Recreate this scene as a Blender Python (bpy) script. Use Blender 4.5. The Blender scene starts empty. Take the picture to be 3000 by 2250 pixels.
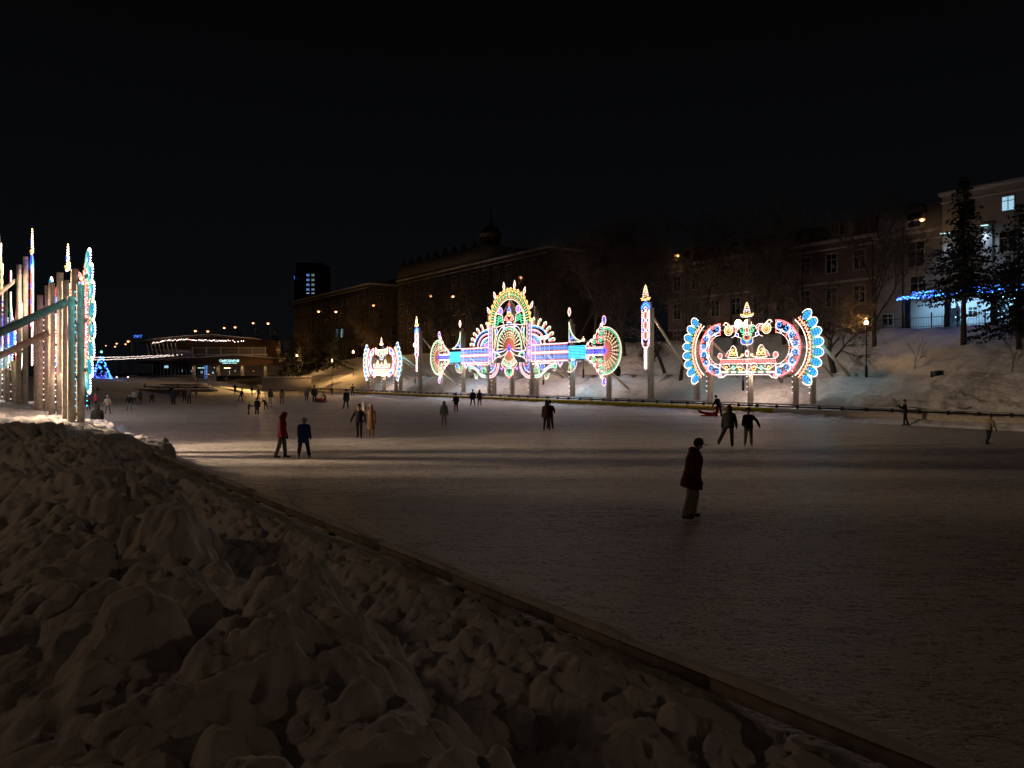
import bpy, bmesh, math, random
import numpy as np
from mathutils import Vector, Matrix
S = bpy.context.scene
COL = S.collection
R = math.radians
PI = math.pi
rng = np.random.default_rng(7)
random.seed(11)

# ------------------------------------------------------------------ camera, sky, exposure
F, HC, HY = 2200.0, 3.2, 1102.0           # focal length in photo pixels, eye height, horizon row
cam = bpy.data.cameras.new('camera'); camo = bpy.data.objects.new('camera', cam); COL.objects.link(camo)
camo.location = (0, 0, HC); camo.rotation_euler = (R(90), 0, 0)
cam.sensor_width = 36; cam.lens = 36 * F / 3000; cam.shift_y = -23 / 3000
cam.clip_start = 0.1; cam.clip_end = 3000
S.camera = camo
W = bpy.data.worlds.new('World'); S.world = W; W.use_nodes = True
nt = W.node_tree; nt.nodes.clear()
wo = nt.nodes.new('ShaderNodeOutputWorld'); bg = nt.nodes.new('ShaderNodeBackground')
tc = nt.nodes.new('ShaderNodeTexCoord'); sp = nt.nodes.new('ShaderNodeSeparateXYZ'); cr = nt.nodes.new('ShaderNodeValToRGB')
nt.links.new(tc.outputs['Generated'], sp.inputs[0]); nt.links.new(sp.outputs['Z'], cr.inputs[0])
cr.color_ramp.elements[0].position = 0.0; cr.color_ramp.elements[0].color = (.0032, .0035, .0044, 1)
cr.color_ramp.elements[1].position = 0.5; cr.color_ramp.elements[1].color = (.0009, .0009, .0010, 1)
e = cr.color_ramp.elements.new(0.22); e.color = (.0022, .0025, .0032, 1)
nt.links.new(cr.outputs[0], bg.inputs['Color']); bg.inputs['Strength'].default_value = 1.0
nt.links.new(bg.outputs[0], wo.inputs['Surface'])
S.view_settings.view_transform = 'Standard'; S.view_settings.look = 'None'
S.view_settings.exposure = 0; S.view_settings.gamma = 1
S.cycles.max_bounces = 4; S.cycles.diffuse_bounces = 2; S.cycles.glossy_bounces = 2; S.cycles.transparent_max_bounces = 6
S.cycles.use_light_tree = True; S.cycles.sample_clamp_indirect = 2.0; S.cycles.sample_clamp_direct = 0

# rink frame: u runs along the far barrier towards the near right, q across the rink
DX, DY, NX, NY = .5773, -.8165, .8165, .5773
def UQ(u, q, z=0.0): return Vector((u*DX + q*NX, u*DY + q*NY, z))
def toUQ(x, y): return x*DX + y*DY, x*NX + y*NY
def at(px, py, Y): return Vector(((px-1500)*Y/F, Y, HC + (HY-py)*Y/F))
def lineY(px, s): return s / (.7071 + (px-1500)/F)       # depth where column px meets the line x + .7071 y = s
ROT_FAR = math.atan2(DY, DX)
ROT_LEFT = math.atan2(.786, -.618)

# ------------------------------------------------------------------ materials
M = {}
def mat(name, col, rough=.7, metal=0, var=.0, scale=5, bump=0, bscale=30, bdist=.05, spec=.3, emit=None, estr=0):
    m = bpy.data.materials.new(name); m.use_nodes = True; n = m.node_tree; b = n.nodes['Principled BSDF']
    b.inputs['Base Color'].default_value = (*col, 1); b.inputs['Roughness'].default_value = rough
    b.inputs['Metallic'].default_value = metal; b.inputs['Specular IOR Level'].default_value = spec
    if var or bump:
        t = n.nodes.new('ShaderNodeTexCoord')
    if var:
        no = n.nodes.new('ShaderNodeTexNoise'); no.inputs['Scale'].default_value = scale; no.inputs['Detail'].default_value = 5
        n.links.new(t.outputs['Object'], no.inputs['Vector'])
        r = n.nodes.new('ShaderNodeValToRGB'); r.color_ramp.elements[0].position = .3; r.color_ramp.elements[1].position = .7
        r.color_ramp.elements[0].color = (*[max(0, c*(1-var)) for c in col], 1)
        r.color_ramp.elements[1].color = (*[min(1, c*(1+var)) for c in col], 1)
        n.links.new(no.outputs['Fac'], r.inputs[0]); n.links.new(r.outputs[0], b.inputs['Base Color'])
    if bump:
        nb = n.nodes.new('ShaderNodeTexNoise'); nb.inputs['Scale'].default_value = bscale; nb.inputs['Detail'].default_value = 6
        n.links.new(t.outputs['Object'], nb.inputs['Vector'])
        bp = n.nodes.new('ShaderNodeBump'); bp.inputs['Strength'].default_value = bump; bp.inputs['Distance'].default_value = bdist
        n.links.new(nb.outputs['Fac'], bp.inputs['Height']); n.links.new(bp.outputs[0], b.inputs['Normal'])
    if emit:
        b.inputs['Emission Color'].default_value = (*emit, 1); b.inputs['Emission Strength'].default_value = estr
    M[name] = m; return m
BK = 3.8     # bulb brightness
EM = dict(white=((1, .80, .70), 1.15), warm=((1, .66, .36), 1.1), yellow=((1, .62, .12), 1.0), orange=((1, .27, .05), 1.0),
          red=((1, .07, .045), 1.1), green=((.02, .85, .38), .75), teal=((.02, .62, .66), .8), cyan=((.05, .6, 1), .95),
          blue=((.03, .10, 1), 1.5), pink=((1, .28, .55), 1.0), violet=((.35, .12, 1), 1.3))
for k, (c, g) in EM.items():
    lf = .03 if k in ('blue', 'cyan', 'teal') else .14; c = tuple(a*(1-lf)+b*lf for a, b in zip(c, (1, .80, .88)))
    mat('bulb_'+k, c, .4, emit=c, estr=BK*g*1.3)
    mat('rope_'+k, tuple(x*.5 for x in c), .5, emit=c, estr=g*.80)
    mat('fill_'+k, tuple(x*.4 for x in c), .5, emit=c, estr=g*.80)
mat('snow', (.78, .78, .80), .75, var=.06, scale=1.5, bump=.8, bscale=2.6, bdist=.18, spec=.2)
mat('snow_fine', (.74, .74, .76), .8, var=.10, scale=3, bump=.45, bscale=11, bdist=.06, spec=.2)
mat('wood_pale', (.68, .61, .51), .7, var=.22, scale=6, bump=.2)
mat('wood_grey', (.22, .19, .16), .75, var=.3, scale=8, bump=.3)
mat('rail_wood', (.36, .32, .29), .8, var=.25, scale=7, bump=.3)
mat('wood_brown', (.13, .075, .04), .7, var=.3, scale=6)
mat('metal_grey', (.30, .30, .31), .45, .5, var=.1)
mat('metal_black', (.015, .015, .017), .5)
mat('bark', (.055, .042, .032), .95, var=.3, scale=20)
mat('needle', (.012, .02, .014), .9, var=.4, scale=4)
mat('plaster_beige', (.125, .105, .085), .85, var=.12, scale=.5)
mat('plaster_pink', (.22, .15, .13), .85, var=.15, scale=.5)
mat('plaster_white', (.30, .30, .31), .85, var=.12, scale=.5)
mat('plaster_pale', (.48, .48, .50), .85, var=.1, scale=.5)
mat('trim', (.42, .40, .37), .8, var=.1)
mat('dark_brick', (.10, .035, .025), .9, var=.3)
mat('roofing', (.05, .05, .055), .8, var=.2)
mat('glass_dark', (.012, .014, .018), .12, spec=.5)
mat('frame_white', (.45, .45, .46), .6)
mat('lit_window', (.5, .7, .8), .5, emit=(.45, .78, 1), estr=.75)
mat('lit_window_blue', (.3, .5, .8), .5, emit=(.16, .38, 1), estr=.55)
mat('lit_window_grey', (.5, .6, .6), .5, emit=(.6, .85, .9), estr=.22)
mat('sign_light', (.7, 1, 1), .5, emit=(.55, 1, 1), estr=1.6)
mat('sign_blue', (.1, .3, 1), .5, emit=(.06, .22, 1), estr=1.6)
mat('sodium', (1, .6, .3), .4, emit=(1, .50, .22), estr=9)
mat('sodium_glow', (1, .5, .2), .4, emit=(1, .30, .08), estr=.9)
mat('globe', (1, .8, .6), .4, emit=(1, .66, .36), estr=7)
mat('red_lamp', (1, .3, .1), .4, emit=(1, .22, .05), estr=3)
mat('skin', (.42, .25, .18), .6)
mat('blade', (.5, .5, .52), .3, .8)
mat('banner_yellow', (.60, .46, .02), .6, var=.08)
mat('ink', (.02, .02, .02), .7)
mat('ink_red', (.45, .04, .02), .7)
mat('ink_white', (.6, .6, .6), .7)
mat('yellow_tape', (.75, .70, .02), .6)
mat('sled_red', (.45, .03, .02), .4)
mat('concrete', (.3, .29, .28), .9, var=.2)
mat('interior', (.10, .07, .05), .8, emit=(.35, .24, .14), estr=.035)

def snow_over(m, amount=.35):
    """white where the surface faces up: lying snow"""
    n = m.node_tree; b = n.nodes['Principled BSDF']
    g = n.nodes.new('ShaderNodeNewGeometry'); s = n.nodes.new('ShaderNodeSeparateXYZ'); n.links.new(g.outputs['Normal'], s.inputs[0])
    r = n.nodes.new('ShaderNodeMapRange'); r.inputs['From Min'].default_value = amount; r.inputs['From Max'].default_value = amount+.25
    n.links.new(s.outputs['Z'], r.inputs['Value'])
    no = n.nodes.new('ShaderNodeTexNoise'); no.inputs['Scale'].default_value = .9
    t = n.nodes.new('ShaderNodeTexCoord'); n.links.new(t.outputs['Object'], no.inputs['Vector'])
    th = n.nodes.new('ShaderNodeMapRange'); th.inputs['From Min'].default_value = .45; th.inputs['From Max'].default_value = .55
    n.links.new(no.outputs['Fac'], th.inputs['Value'])
    mu = n.nodes.new('ShaderNodeMath'); mu.operation = 'MULTIPLY'; n.links.new(r.outputs[0], mu.inputs[0]); n.links.new(th.outputs[0], mu.inputs[1])
    mx = n.nodes.new('ShaderNodeMix'); mx.data_type = 'RGBA'; n.links.new(mu.outputs[0], mx.inputs[0])
    src = b.inputs['Base Color'].links[0].from_socket if b.inputs['Base Color'].links else None
    if src: n.links.new(src, mx.inputs[6])
    else: mx.inputs[6].default_value = b.inputs['Base Color'].default_value
    mx.inputs[7].default_value = (.7, .7, .72, 1); n.links.new(mx.outputs[2], b.inputs['Base Color'])
snow_over(M['bark'], .45); snow_over(M['needle'], .6)

def ice_material():
    m = bpy.data.materials.new('ice'); m.use_nodes = True; n = m.node_tree; b = n.nodes['Principled BSDF']; L = n.links.new
    t = n.nodes.new('ShaderNodeTexCoord')
    def mapped(rot, sc):
        mp = n.nodes.new('ShaderNodeMapping'); mp.inputs['Rotation'].default_value = (0, 0, R(rot)); mp.inputs['Scale'].default_value = sc
        L(t.outputs['Object'], mp.inputs['Vector']); return mp
    def ridge(rot, sc, scale, dist, width, detail=2):
        no = n.nodes.new('ShaderNodeTexNoise'); no.inputs['Scale'].default_value = scale; no.inputs['Detail'].default_value = detail; no.inputs['Distortion'].default_value = dist
        L(mapped(rot, sc).outputs[0], no.inputs['Vector'])
        a = n.nodes.new('ShaderNodeMath'); a.operation = 'SUBTRACT'; a.inputs[1].default_value = .5; L(no.outputs['Fac'], a.inputs[0])
        c = n.nodes.new('ShaderNodeMath'); c.operation = 'ABSOLUTE'; L(a.outputs[0], c.inputs[0])
        r = n.nodes.new('ShaderNodeMapRange'); r.inputs['From Min'].default_value = 0; r.inputs['From Max'].default_value = width
        r.inputs['To Min'].default_value = 1; r.inputs['To Max'].default_value = 0; L(c.outputs[0], r.inputs['Value']); return r.outputs[0]
    def add(a, b_, w):
        x = n.nodes.new('ShaderNodeMath'); x.operation = 'MULTIPLY_ADD'; L(b_, x.inputs[0]); x.inputs[1].default_value = w; L(a, x.inputs[2]); return x.outputs[0]
    s1 = ridge(12, (.6, 1.7, 1), 1.5, 1.6, .034, 2); s2 = ridge(-32, (.6, 1.7, 1), 1.9, 2.0, .034, 2)
    s3 = ridge(48, (.6, 1.6, 1), 1.1, 2.8, .026, 2); s4 = ridge(-8, (.6, 1.8, 1), 5.5, .6, .05); s5 = ridge(-70, (.8, 2, 1), 2.7, 2.5, .02)
    crumbs = n.nodes.new('ShaderNodeTexNoise'); crumbs.inputs['Scale'].default_value = 13; crumbs.inputs['Detail'].default_value = 6
    L(mapped(8, (1, 1.15, 1)).outputs[0], crumbs.inputs['Vector'])
    big = n.nodes.new('ShaderNodeTexNoise'); big.inputs['Scale'].default_value = .22; big.inputs['Detail'].default_value = 6; big.inputs['Distortion'].default_value = .6
    L(mapped(5, (.45, 1.5, 1)).outputs[0], big.inputs['Vector'])
    s6 = ridge(14, (.45, 1.3, 1), 1.1, 1.2, .05, 5); s7 = ridge(-24, (.4, 1.3, 1), 1.5, 1.6, .05, 5); s8 = ridge(35, (.4, 1.1, 1), .8, 2.2, .03, 4)
    st = add(s6, s7, 1); st = add(st, s8, .8)
    h = add(s1, s2, 1); h = add(h, s3, .9); h = add(h, s4, .8); h = add(h, s5, .8)
    h2 = add(h, crumbs.outputs['Fac'], 1.7); h2 = add(h2, st, .8)
    bp = n.nodes.new('ShaderNodeBump'); bp.inputs['Strength'].default_value = .8; bp.inputs['Distance'].default_value = .075; L(h2, bp.inputs['Height']); L(bp.outputs[0], b.inputs['Normal'])
    fac = add(crumbs.outputs['Fac'], h, .32); fac = add(fac, st, .20)
    fac = add(fac, big.outputs['Fac'], .55)
    r = n.nodes.new('ShaderNodeValToRGB'); L(fac, r.inputs[0])
    r.color_ramp.elements[0].position = .76; r.color_ramp.elements[0].color = (.27, .25, .235, 1)
    r.color_ramp.elements[1].position = 1.08; r.color_ramp.elements[1].color = (.88, .85, .82, 1)
    L(r.outputs[0], b.inputs['Base Color']); b.inputs['Roughness'].default_value = .55; b.inputs['Specular IOR Level'].default_value = .35
    M['ice'] = m
ice_material()

# ------------------------------------------------------------------ object helpers
def link(o, parent=None):
    COL.objects.link(o)
    if parent: o.parent = parent
    return o
def tag(o, label=None, cat=None, group=None, kind=None):
    if label: o['label'] = label
    if cat: o['category'] = cat
    if group: o['group'] = group
    if kind: o['kind'] = kind
    return o
def empty(name, loc, rz=0, **k):
    o = bpy.data.objects.new(name, None); link(o); o.location = loc; o.rotation_euler = (0, 0, rz); o.empty_display_size = .3
    return tag(o, **k)
def copy_tree(o, parent=None):
    c = o.copy(); link(c); c.parent = parent
    for ch in o.children: copy_tree(ch, c)
    return c

class MB:
    """collects faces with material names and builds one mesh object"""
    def __init__(s): s.v = []; s.f = []; s.m = []; s.mn = []; s.n = 0
    def mi(s, name):
        if name not in s.mn: s.mn.append(name)
        return s.mn.index(name)
    def add(s, vs, fs, m):
        i = s.mi(m); b = s.n
        s.v.append(np.asarray(vs, float).reshape(-1, 3)); s.n += len(s.v[-1])
        for f in fs: s.f.append([x+b for x in f]); s.m.append(i)
    def box(s, x0, x1, y0, y1, z0, z1, m):
        s.add([(x0,y0,z0),(x1,y0,z0),(x1,y1,z0),(x0,y1,z0),(x0,y0,z1),(x1,y0,z1),(x1,y1,z1),(x0,y1,z1)],
              [(0,3,2,1),(4,5,6,7),(0,1,5,4),(1,2,6,5),(2,3,7,6),(3,0,4,7)], m)
    def tube(s, p0, p1, r0, r1, m, n=8, cap=True):
        p0 = Vector(p0); p1 = Vector(p1); d = (p1-p0).normalized(); a = d.orthogonal().normalized(); b = d.cross(a)
        vs = [p+(a*math.cos(t)+b*math.sin(t))*r for p, r in ((p0, r0), (p1, r1)) for t in [2*PI*i/n for i in range(n)]]
        fs = [(i, (i+1) % n, n+(i+1) % n, n+i) for i in range(n)]
        if cap: fs += [tuple(range(n-1, -1, -1)), tuple(range(n, 2*n))]
        s.add([tuple(v) for v in vs], fs, m)
    def beam(s, p0, p1, w, h, m):
        """rectangular beam between two points; w sideways, h across"""
        p0 = Vector(p0); p1 = Vector(p1); d = (p1-p0).normalized()
        a = d.cross(Vector((0, 0, 1)))
        if a.length < .01: a = Vector((1, 0, 0))
        a.normalize(); b = a.cross(d)
        vs = [p+a*(w/2*i)+b*(h/2*j) for p in (p0, p1) for i, j in ((-1,-1),(1,-1),(1,1),(-1,1))]
        s.add([tuple(v) for v in vs], [(0,1,2,3),(7,6,5,4),(0,4,5,1),(1,5,6,2),(2,6,7,3),(3,7,4,0)], m)
    def ball(s, c, r, m, n=8, sz=1):
        vs = [(c[0], c[1], c[2]+r*sz)]; fs = []
        k = max(3, n//2)
        for i in range(1, k):
            a = PI*i/k
            for j in range(n):
                b = 2*PI*j/n; vs.append((c[0]+r*math.sin(a)*math.cos(b), c[1]+r*math.sin(a)*math.sin(b), c[2]+r*sz*math.cos(a)))
        vs.append((c[0], c[1], c[2]-r*sz)); last = len(vs)-1
        for j in range(n):
            fs.append((0, 1+j, 1+(j+1) % n)); fs.append((last, 1+(k-2)*n+(j+1) % n, 1+(k-2)*n+j))
            for i in range(k-2):
                fs.append((1+i*n+j, 1+(i+1)*n+j, 1+(i+1)*n+(j+1) % n, 1+i*n+(j+1) % n))
        s.add(vs, fs, m)
    def lathe(s, prof, m, n=12, c=(0, 0)):
        vs = [(c[0]+r*math.cos(2*PI*j/n), c[1]+r*math.sin(2*PI*j/n), z) for r, z in prof for j in range(n)]
        s.add(vs, [(i*n+j, i*n+(j+1) % n, (i+1)*n+(j+1) % n, (i+1)*n+j) for i in range(len(prof)-1) for j in range(n)], m)
    def build(s, name, parent=None, smooth=False):
        me = bpy.data.meshes.new(name)
        V = np.vstack(s.v) if s.v else np.zeros((0, 3))
        me.vertices.add(len(V)); me.vertices.foreach_set('co', V.ravel())
        ln = np.array([len(f) for f in s.f]); st = np.concatenate([[0], np.cumsum(ln)[:-1]]) if len(ln) else ln
        me.loops.add(int(ln.sum())); me.loops.foreach_set('vertex_index', np.concatenate([np.array(f) for f in s.f]))
        me.polygons.add(len(ln)); me.polygons.foreach_set('loop_start', st); me.polygons.foreach_set('loop_total', ln)
        for n_ in s.mn: me.materials.append(M[n_])
        me.polygons.foreach_set('material_index', np.array(s.m))
        if smooth: me.polygons.foreach_set('use_smooth', np.ones(len(ln), bool))
        me.update(calc_edges=True); me.validate()
        return link(bpy.data.objects.new(name, me), parent)
def grid_mesh(name, P, m, parent=None, smooth=True):
    a, b = P.shape[:2]; me = bpy.data.meshes.new(name)
    me.vertices.add(a*b); me.vertices.foreach_set('co', P.reshape(-1))
    i = (np.arange(a-1)[:, None]*b + np.arange(b-1)[None, :]).ravel()
    q = np.stack([i, i+1, i+b+1, i+b], 1)
    me.loops.add(q.size); me.loops.foreach_set('vertex_index', q.ravel()); me.polygons.add(len(q))
    me.polygons.foreach_set('loop_start', np.arange(len(q))*4); me.polygons.foreach_set('loop_total', np.full(len(q), 4))
    me.materials.append(M[m]); me.polygons.foreach_set('use_smooth', np.full(len(q), smooth))
    me.update(calc_edges=True)
    return link(bpy.data.objects.new(name, me), parent)

# numpy noise
def hsh(i, j, k):
    n = (i.astype(np.int64)*374761393 + j.astype(np.int64)*668265263 + k*974634777) & 0xffffffff
    n = ((n ^ (n >> 13))*1274126177) & 0xffffffff; n = n ^ (n >> 16)
    return (n & 0xffffff)/float(0xffffff)
def vnoise(x, y, k=0):
    i = np.floor(x); j = np.floor(y); fx = x-i; fy = y-j; fx = fx*fx*(3-2*fx); fy = fy*fy*(3-2*fy)
    a = hsh(i, j, k); b = hsh(i+1, j, k); c = hsh(i, j+1, k); d = hsh(i+1, j+1, k)
    return (a*(1-fx)+b*fx)*(1-fy)+(c*(1-fx)+d*fx)*fy
def fbm(x, y, o=5, k=0, g=.5):
    t = 0; a = 1; n = 0
    for i in range(o):
        t = t+a*vnoise(x*2**i+i*17.3, y*2**i-i*9.1, k+i); n += a; a *= g
    return t/n
def lumps(x, y, k=0):
    """rounded boulders: highest dome of the neighbouring cells, 0..1"""
    i = np.floor(x); j = np.floor(y); out = np.zeros_like(x)
    for a in (-1, 0, 1):
        for b in (-1, 0, 1):
            ci = i+a; cj = j+b
            cx = ci+.15+.7*hsh(ci, cj, k); cy = cj+.15+.7*hsh(ci, cj, k+1); r = .45+.5*hsh(ci, cj, k+2); e_ = .6+.8*hsh(ci, cj, k+3)
            d = ((x-cx)**2*e_+(y-cy)**2/e_)/(r*r)
            out = np.maximum(out, r*np.sqrt(np.clip(1-d, 0, 1)))
    return out
def sstep(a, b, x):
    t = np.clip((x-a)/(b-a), 0, 1); return t*t*(3-2*t)

# ------------------------------------------------------------------ terrain
def u_end(q): return -116 - (q-14)*1.03
def ground_h(u, q):
    """height of the snow land around the rink (arrays)"""
    z = np.interp(q, [-400, -60, -9, 3, 4.6, 49.4, 50.5, 52.9, 57.6, 58.6, 60.6, 68.6, 70, 400],
                     [2, 1.5, .9, .5, -.6, -.6, .15, .42, 2.95, 3.22, 3.3, 7.35, 7.5, 7.5])
    z = z + np.where(u < -55, np.interp(q, [-60, 3, 6], [0, .6, 0])*.6, 0)
    e = u_end(np.clip(q, 4, 52)) - u                     # metres beyond the far end of the ice
    zend = np.interp(e, [-1, 0, 2, 22, 30], [-.6, .1, .35, 2.7, 3.0])
    blend = sstep(46, 54, q)
    inside = z*blend + zend*(1-blend)
    z = np.where(e > 0, np.where(q < 54, np.maximum(inside*(1-blend)+z*blend, .1), z), z)
    # the far left of the hillside is lower, a wooded park in front of the houses
    low = sstep(-150, -205, u)
    z = np.where(q > 54, z*(1-low)+np.interp(q, [54, 100], [3.0, 5.5])*low, z)
    return z
def nonuni(a, segs):
    out = [a]
    for b, d in segs:
        n = max(1, int(abs(b-out[-1])/d)); out += list(np.linspace(out[-1], b, n+1)[1:])
    return np.array(out)
us = nonuni(-700, [(-260, 20), (-190, 3), (-110, .7), (0, .26), (10, .6), (60, 5), (300, 30)])
qs = nonuni(-500, [(-60, 30), (-10, 4), (4.5, 1.0), (49.2, 6), (50.4, .3), (62, .16), (70, .28), (84, 2), (140, 8), (600, 40)])
Ug, Qg = np.meshgrid(us, qs, indexing='ij')
Z = ground_h(Ug, Qg)
hill = sstep(50.6, 52, Qg)*(1-sstep(69, 72, Qg))
low_strip = sstep(50.6, 51.4, Qg)*(1-sstep(53.5, 57.5, Qg))
Z = Z + hill*((fbm(Ug*.35, Qg*.35, 5, 3)-.5)*.7 + (fbm(Ug*1.3, Qg*1.3, 4, 9)-.5)*.30)
Z = Z + low_strip*(.55*lumps(Ug/1.5+fbm(Ug, Qg, 3, 5), Qg/1.3, 21)*sstep(.42, .6, fbm(Ug*.16, Qg*.3, 3, 31)) + .40*lumps(Ug/.6, Qg/.55, 41)*(.5+.9*fbm(Ug*.5, Qg*.5, 3, 43)))
Z = Z + hill*(1-low_strip)*.22*lumps(Ug/.9+.6*fbm(Ug*.8, Qg*.8, 3, 7), Qg/.9, 55)*sstep(.45, .6, fbm(Ug*.2+9, Qg*.2, 3, 61))
Z = Z + hill*(.075*lumps(Ug/.55+.5*fbm(Ug, Qg, 3, 8), Qg/.5, 91)*(.3+1.1*fbm(Ug*.4, Qg*.4, 3, 92))+(fbm(Ug*3, Qg*3, 3, 93)-.5)*.12)
e_g = u_end(np.clip(Qg, 4, 52))-Ug
Z = Z + np.where((e_g > 0) & (Qg > 2) & (Qg < 54), (fbm(Ug*.5, Qg*.5, 4, 71)-.5)*.6, 0)
P = np.stack([Ug*DX+Qg*NX, Ug*DY+Qg*NY, Z], -1)
g = grid_mesh('snow_ground', P, 'snow'); tag(g, kind='structure')
def gh(u, q): return float(ground_h(np.array([float(u)]), np.array([float(q)]))[0])

# ice sheet
mb = MB(); pts = [UQ(30, 3.5), UQ(30, 50.0), UQ(u_end(50)-2, 50.0), UQ(u_end(30)-1.5, 30), UQ(u_end(10)-1.5, 10), UQ(u_end(4)-1, 3.5)]
mb.add([tuple(p) for p in pts], [tuple(range(6))], 'ice'); o = mb.build('ice_rink'); tag(o, kind='structure')

# loose snow swept against the foot of the far barrier
uu = np.arange(-150, 12, .12); qq = np.linspace(48.7, 50.35, 16); A, B = np.meshgrid(uu, qq, indexing='ij')
edge = 48.95+.45*fbm(A*.8, B*0, 4, 3)
hz = np.clip((B-edge)/.95, 0, 1)**.8*.34*(.6+.8*fbm(A*1.1, B*1.3, 4, 13)) + np.where(B > edge, .10*lumps(A/.35, B/.35, 5), 0)-.03
g = grid_mesh('snow_strip', np.stack([A*DX+B*NX, A*DY+B*NY, hz], -1), 'snow_fine'); tag(g, kind='structure')

# near snow bank between the viewer and the near barrier
uu = nonuni(5.5, [(-9, .022), (-18, .04), (-34, .08), (-66, .16)]); qq = nonuni(-9, [(-3, .14), (-.5, .05), (4.48, .022), (5.7, .06)])
A, B = np.meshgrid(uu, qq, indexing='ij')
wx = (fbm(A*.9, B*.9, 4, 101)-.5)*1.0; wy = (fbm(A*.9+40, B*.9, 4, 102)-.5)*1.0
crest = 1.72 + (fbm(A*.55, A*0, 4, 110)-.5)*1.1 + (fbm(A*2.1, B*.0+3, 3, 111)-.5)*.35
d = B-crest
top = 1.50 + (fbm(A*.28, B*.35, 4, 120)-.5)*.55
plate = top - .28*sstep(-.6, -2.4, d) - .25*sstep(-2.5, -7, d)
trough = .50 + (fbm(A*.5, B*.5, 3, 125)-.5)*.25
Zb = plate + (trough-plate)*sstep(-.06, .75+.3*vnoise(A*1.3, B*1.3, 9), d)
rise = sstep(2.9, 4.35, B)*(.20 + .20*fbm(A*.5, B*0, 3, 130))
Zb = Zb + rise
Zb = Zb + (.34*lumps(A/.8+wx*1.1, B/.7+wy*1.1, 140)*sstep(.34, .6, fbm(A*.45, B*.45, 3, 145))
           + .26*lumps(A/.36+wx*1.3, B/.33+wy*1.3, 150)*(.35+1.1*fbm(A*.9, B*.9, 3, 155))
           + .085*lumps(A/.16+wx*2, B/.15+wy*2, 160)*(.3+1.1*fbm(A*1.4, B*1.4, 3, 165))
           + .018*lumps(A/.07+wx*3, B/.07+wy*3, 170) + (fbm(A*4, B*4, 4, 180)-.5)*.08 - .09*np.abs(fbm(A*1.9+wx, B*1.9+wy, 4, 185, .6)-.5)*4 + .05*(1-np.abs(fbm(A*5, B*5, 3, 186)-.5)*5))*(.45+.55*sstep(-2.6, -.4, d))
for (cx_, cy_, Yd, rr, hh) in ((580, 1840, 4.9, .30, .26), (465, 2010, 4.1, .24, .24), (560, 1600, 7.0, .45, .32), (170, 1860, 4.6, .2, .12), (760, 2080, 3.9, .3, .15),
                              (1620, 2180, 2.9, .22, .2), (900, 1800, 5.2, .28, .15), (400, 1540, 8.2, .5, .25)):
    u0, q0 = toUQ((cx_-1500)*Yd/F, Yd)
    dd = (((A-u0)+wx*.12)**2+((B-q0)+wy*.12)**2)/rr**2; Zb = Zb+hh*np.sqrt(np.clip(1-dd, 0, 1))
far = sstep(-22, -31, A)
cov = 1.02+.35*(fbm(A*.3, B*.3, 3, 190))+.2*lumps(A/.8, B/.8, 195)+.08*lumps(A/.3, B/.3, 196)
Zb = Zb*(1-far)+np.maximum(Zb*.8, cov*np.interp(B, [-9, 0, 3, 4.6, 5.3, 5.7], [.9, 1.15, 1.1, .95, .35, -.15]))*far
lim = np.interp(B, [2.6, 3.9, 4.48], [2, .92, .83]) + .16*(fbm(A*.7, B*.7, 3, 77)-.4); Zb = np.minimum(Zb, lim+.04*vnoise(A*5, B*5, 3)+2*sstep(-22.5, -26, A))
beyond = sstep(4.44, 4.5, B)*(1-sstep(-23, -27, A+.8*fbm(A*.9, B, 3, 4))); Zb = Zb*(1-beyond)-.5*beyond
g = grid_mesh('snow_bank', np.stack([A*DX+B*NX, A*DY+B*NY, Zb], -1), 'snow_fine'); tag(g, kind='structure'); g.rotation_euler = (0, 0, R(1.03))
def bank_h(x, y):
    u, q = toUQ(x, y); i = int(np.argmin(abs(uu-u))); j = int(np.argmin(abs(qq-q))); return float(Zb[i, j])

# ------------------------------------------------------------------ barriers
def make_near_barrier():
    t = empty('rink_barrier', Matrix.Rotation(R(1.03), 3, 'Z') @ UQ(0, 4.5), ROT_FAR+R(1.03), label='low wooden barrier along the snow heaps in the foreground', cat='barrier')
    us_ = np.arange(-54, 4.6, 1.8)
    rail = MB(); board = MB()
    for i, u in enumerate(us_[:-1]):
        u2 = us_[i+1]; j = .012*random.uniform(-1, 1)
        rail.beam((u+.01, -.03, .925+j), (u2-.01, -.03, .925-j), .05, .10, 'rail_wood')
        rail.beam((u+.01, -.03, 1.004+j), (u2-.01, -.03, 1.004-j), .12, .02, 'rail_wood')
        board.box(u+.01, u2-.01, .0, .03, .02, .60+j, 'wood_grey')
    rail.build('rail', t); board.build('board', t)
    A_, B_ = np.meshgrid(np.arange(-54, 4.4, .06), np.linspace(-1, 1, 7), indexing='ij')
    h_ = 1.012+np.sqrt(np.clip(1-B_**2, 0, 1))*.05*np.clip(fbm(A_*1.3, B_*.3, 4, 8)*2.6-.75, 0, 1.3)
    grid_mesh('snow_cap', np.stack([A_, -.03+B_*.07, h_], -1), 'snow_fine', t)
    for u in us_:
        p = MB(); p.box(u-.04, u+.04, .03, .09, 0, .83, 'metal_black'); p.box(u-.02, u+.02, -.005, .035, .62, .86, 'metal_black'); p.build('post', t)
make_near_barrier()

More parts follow.
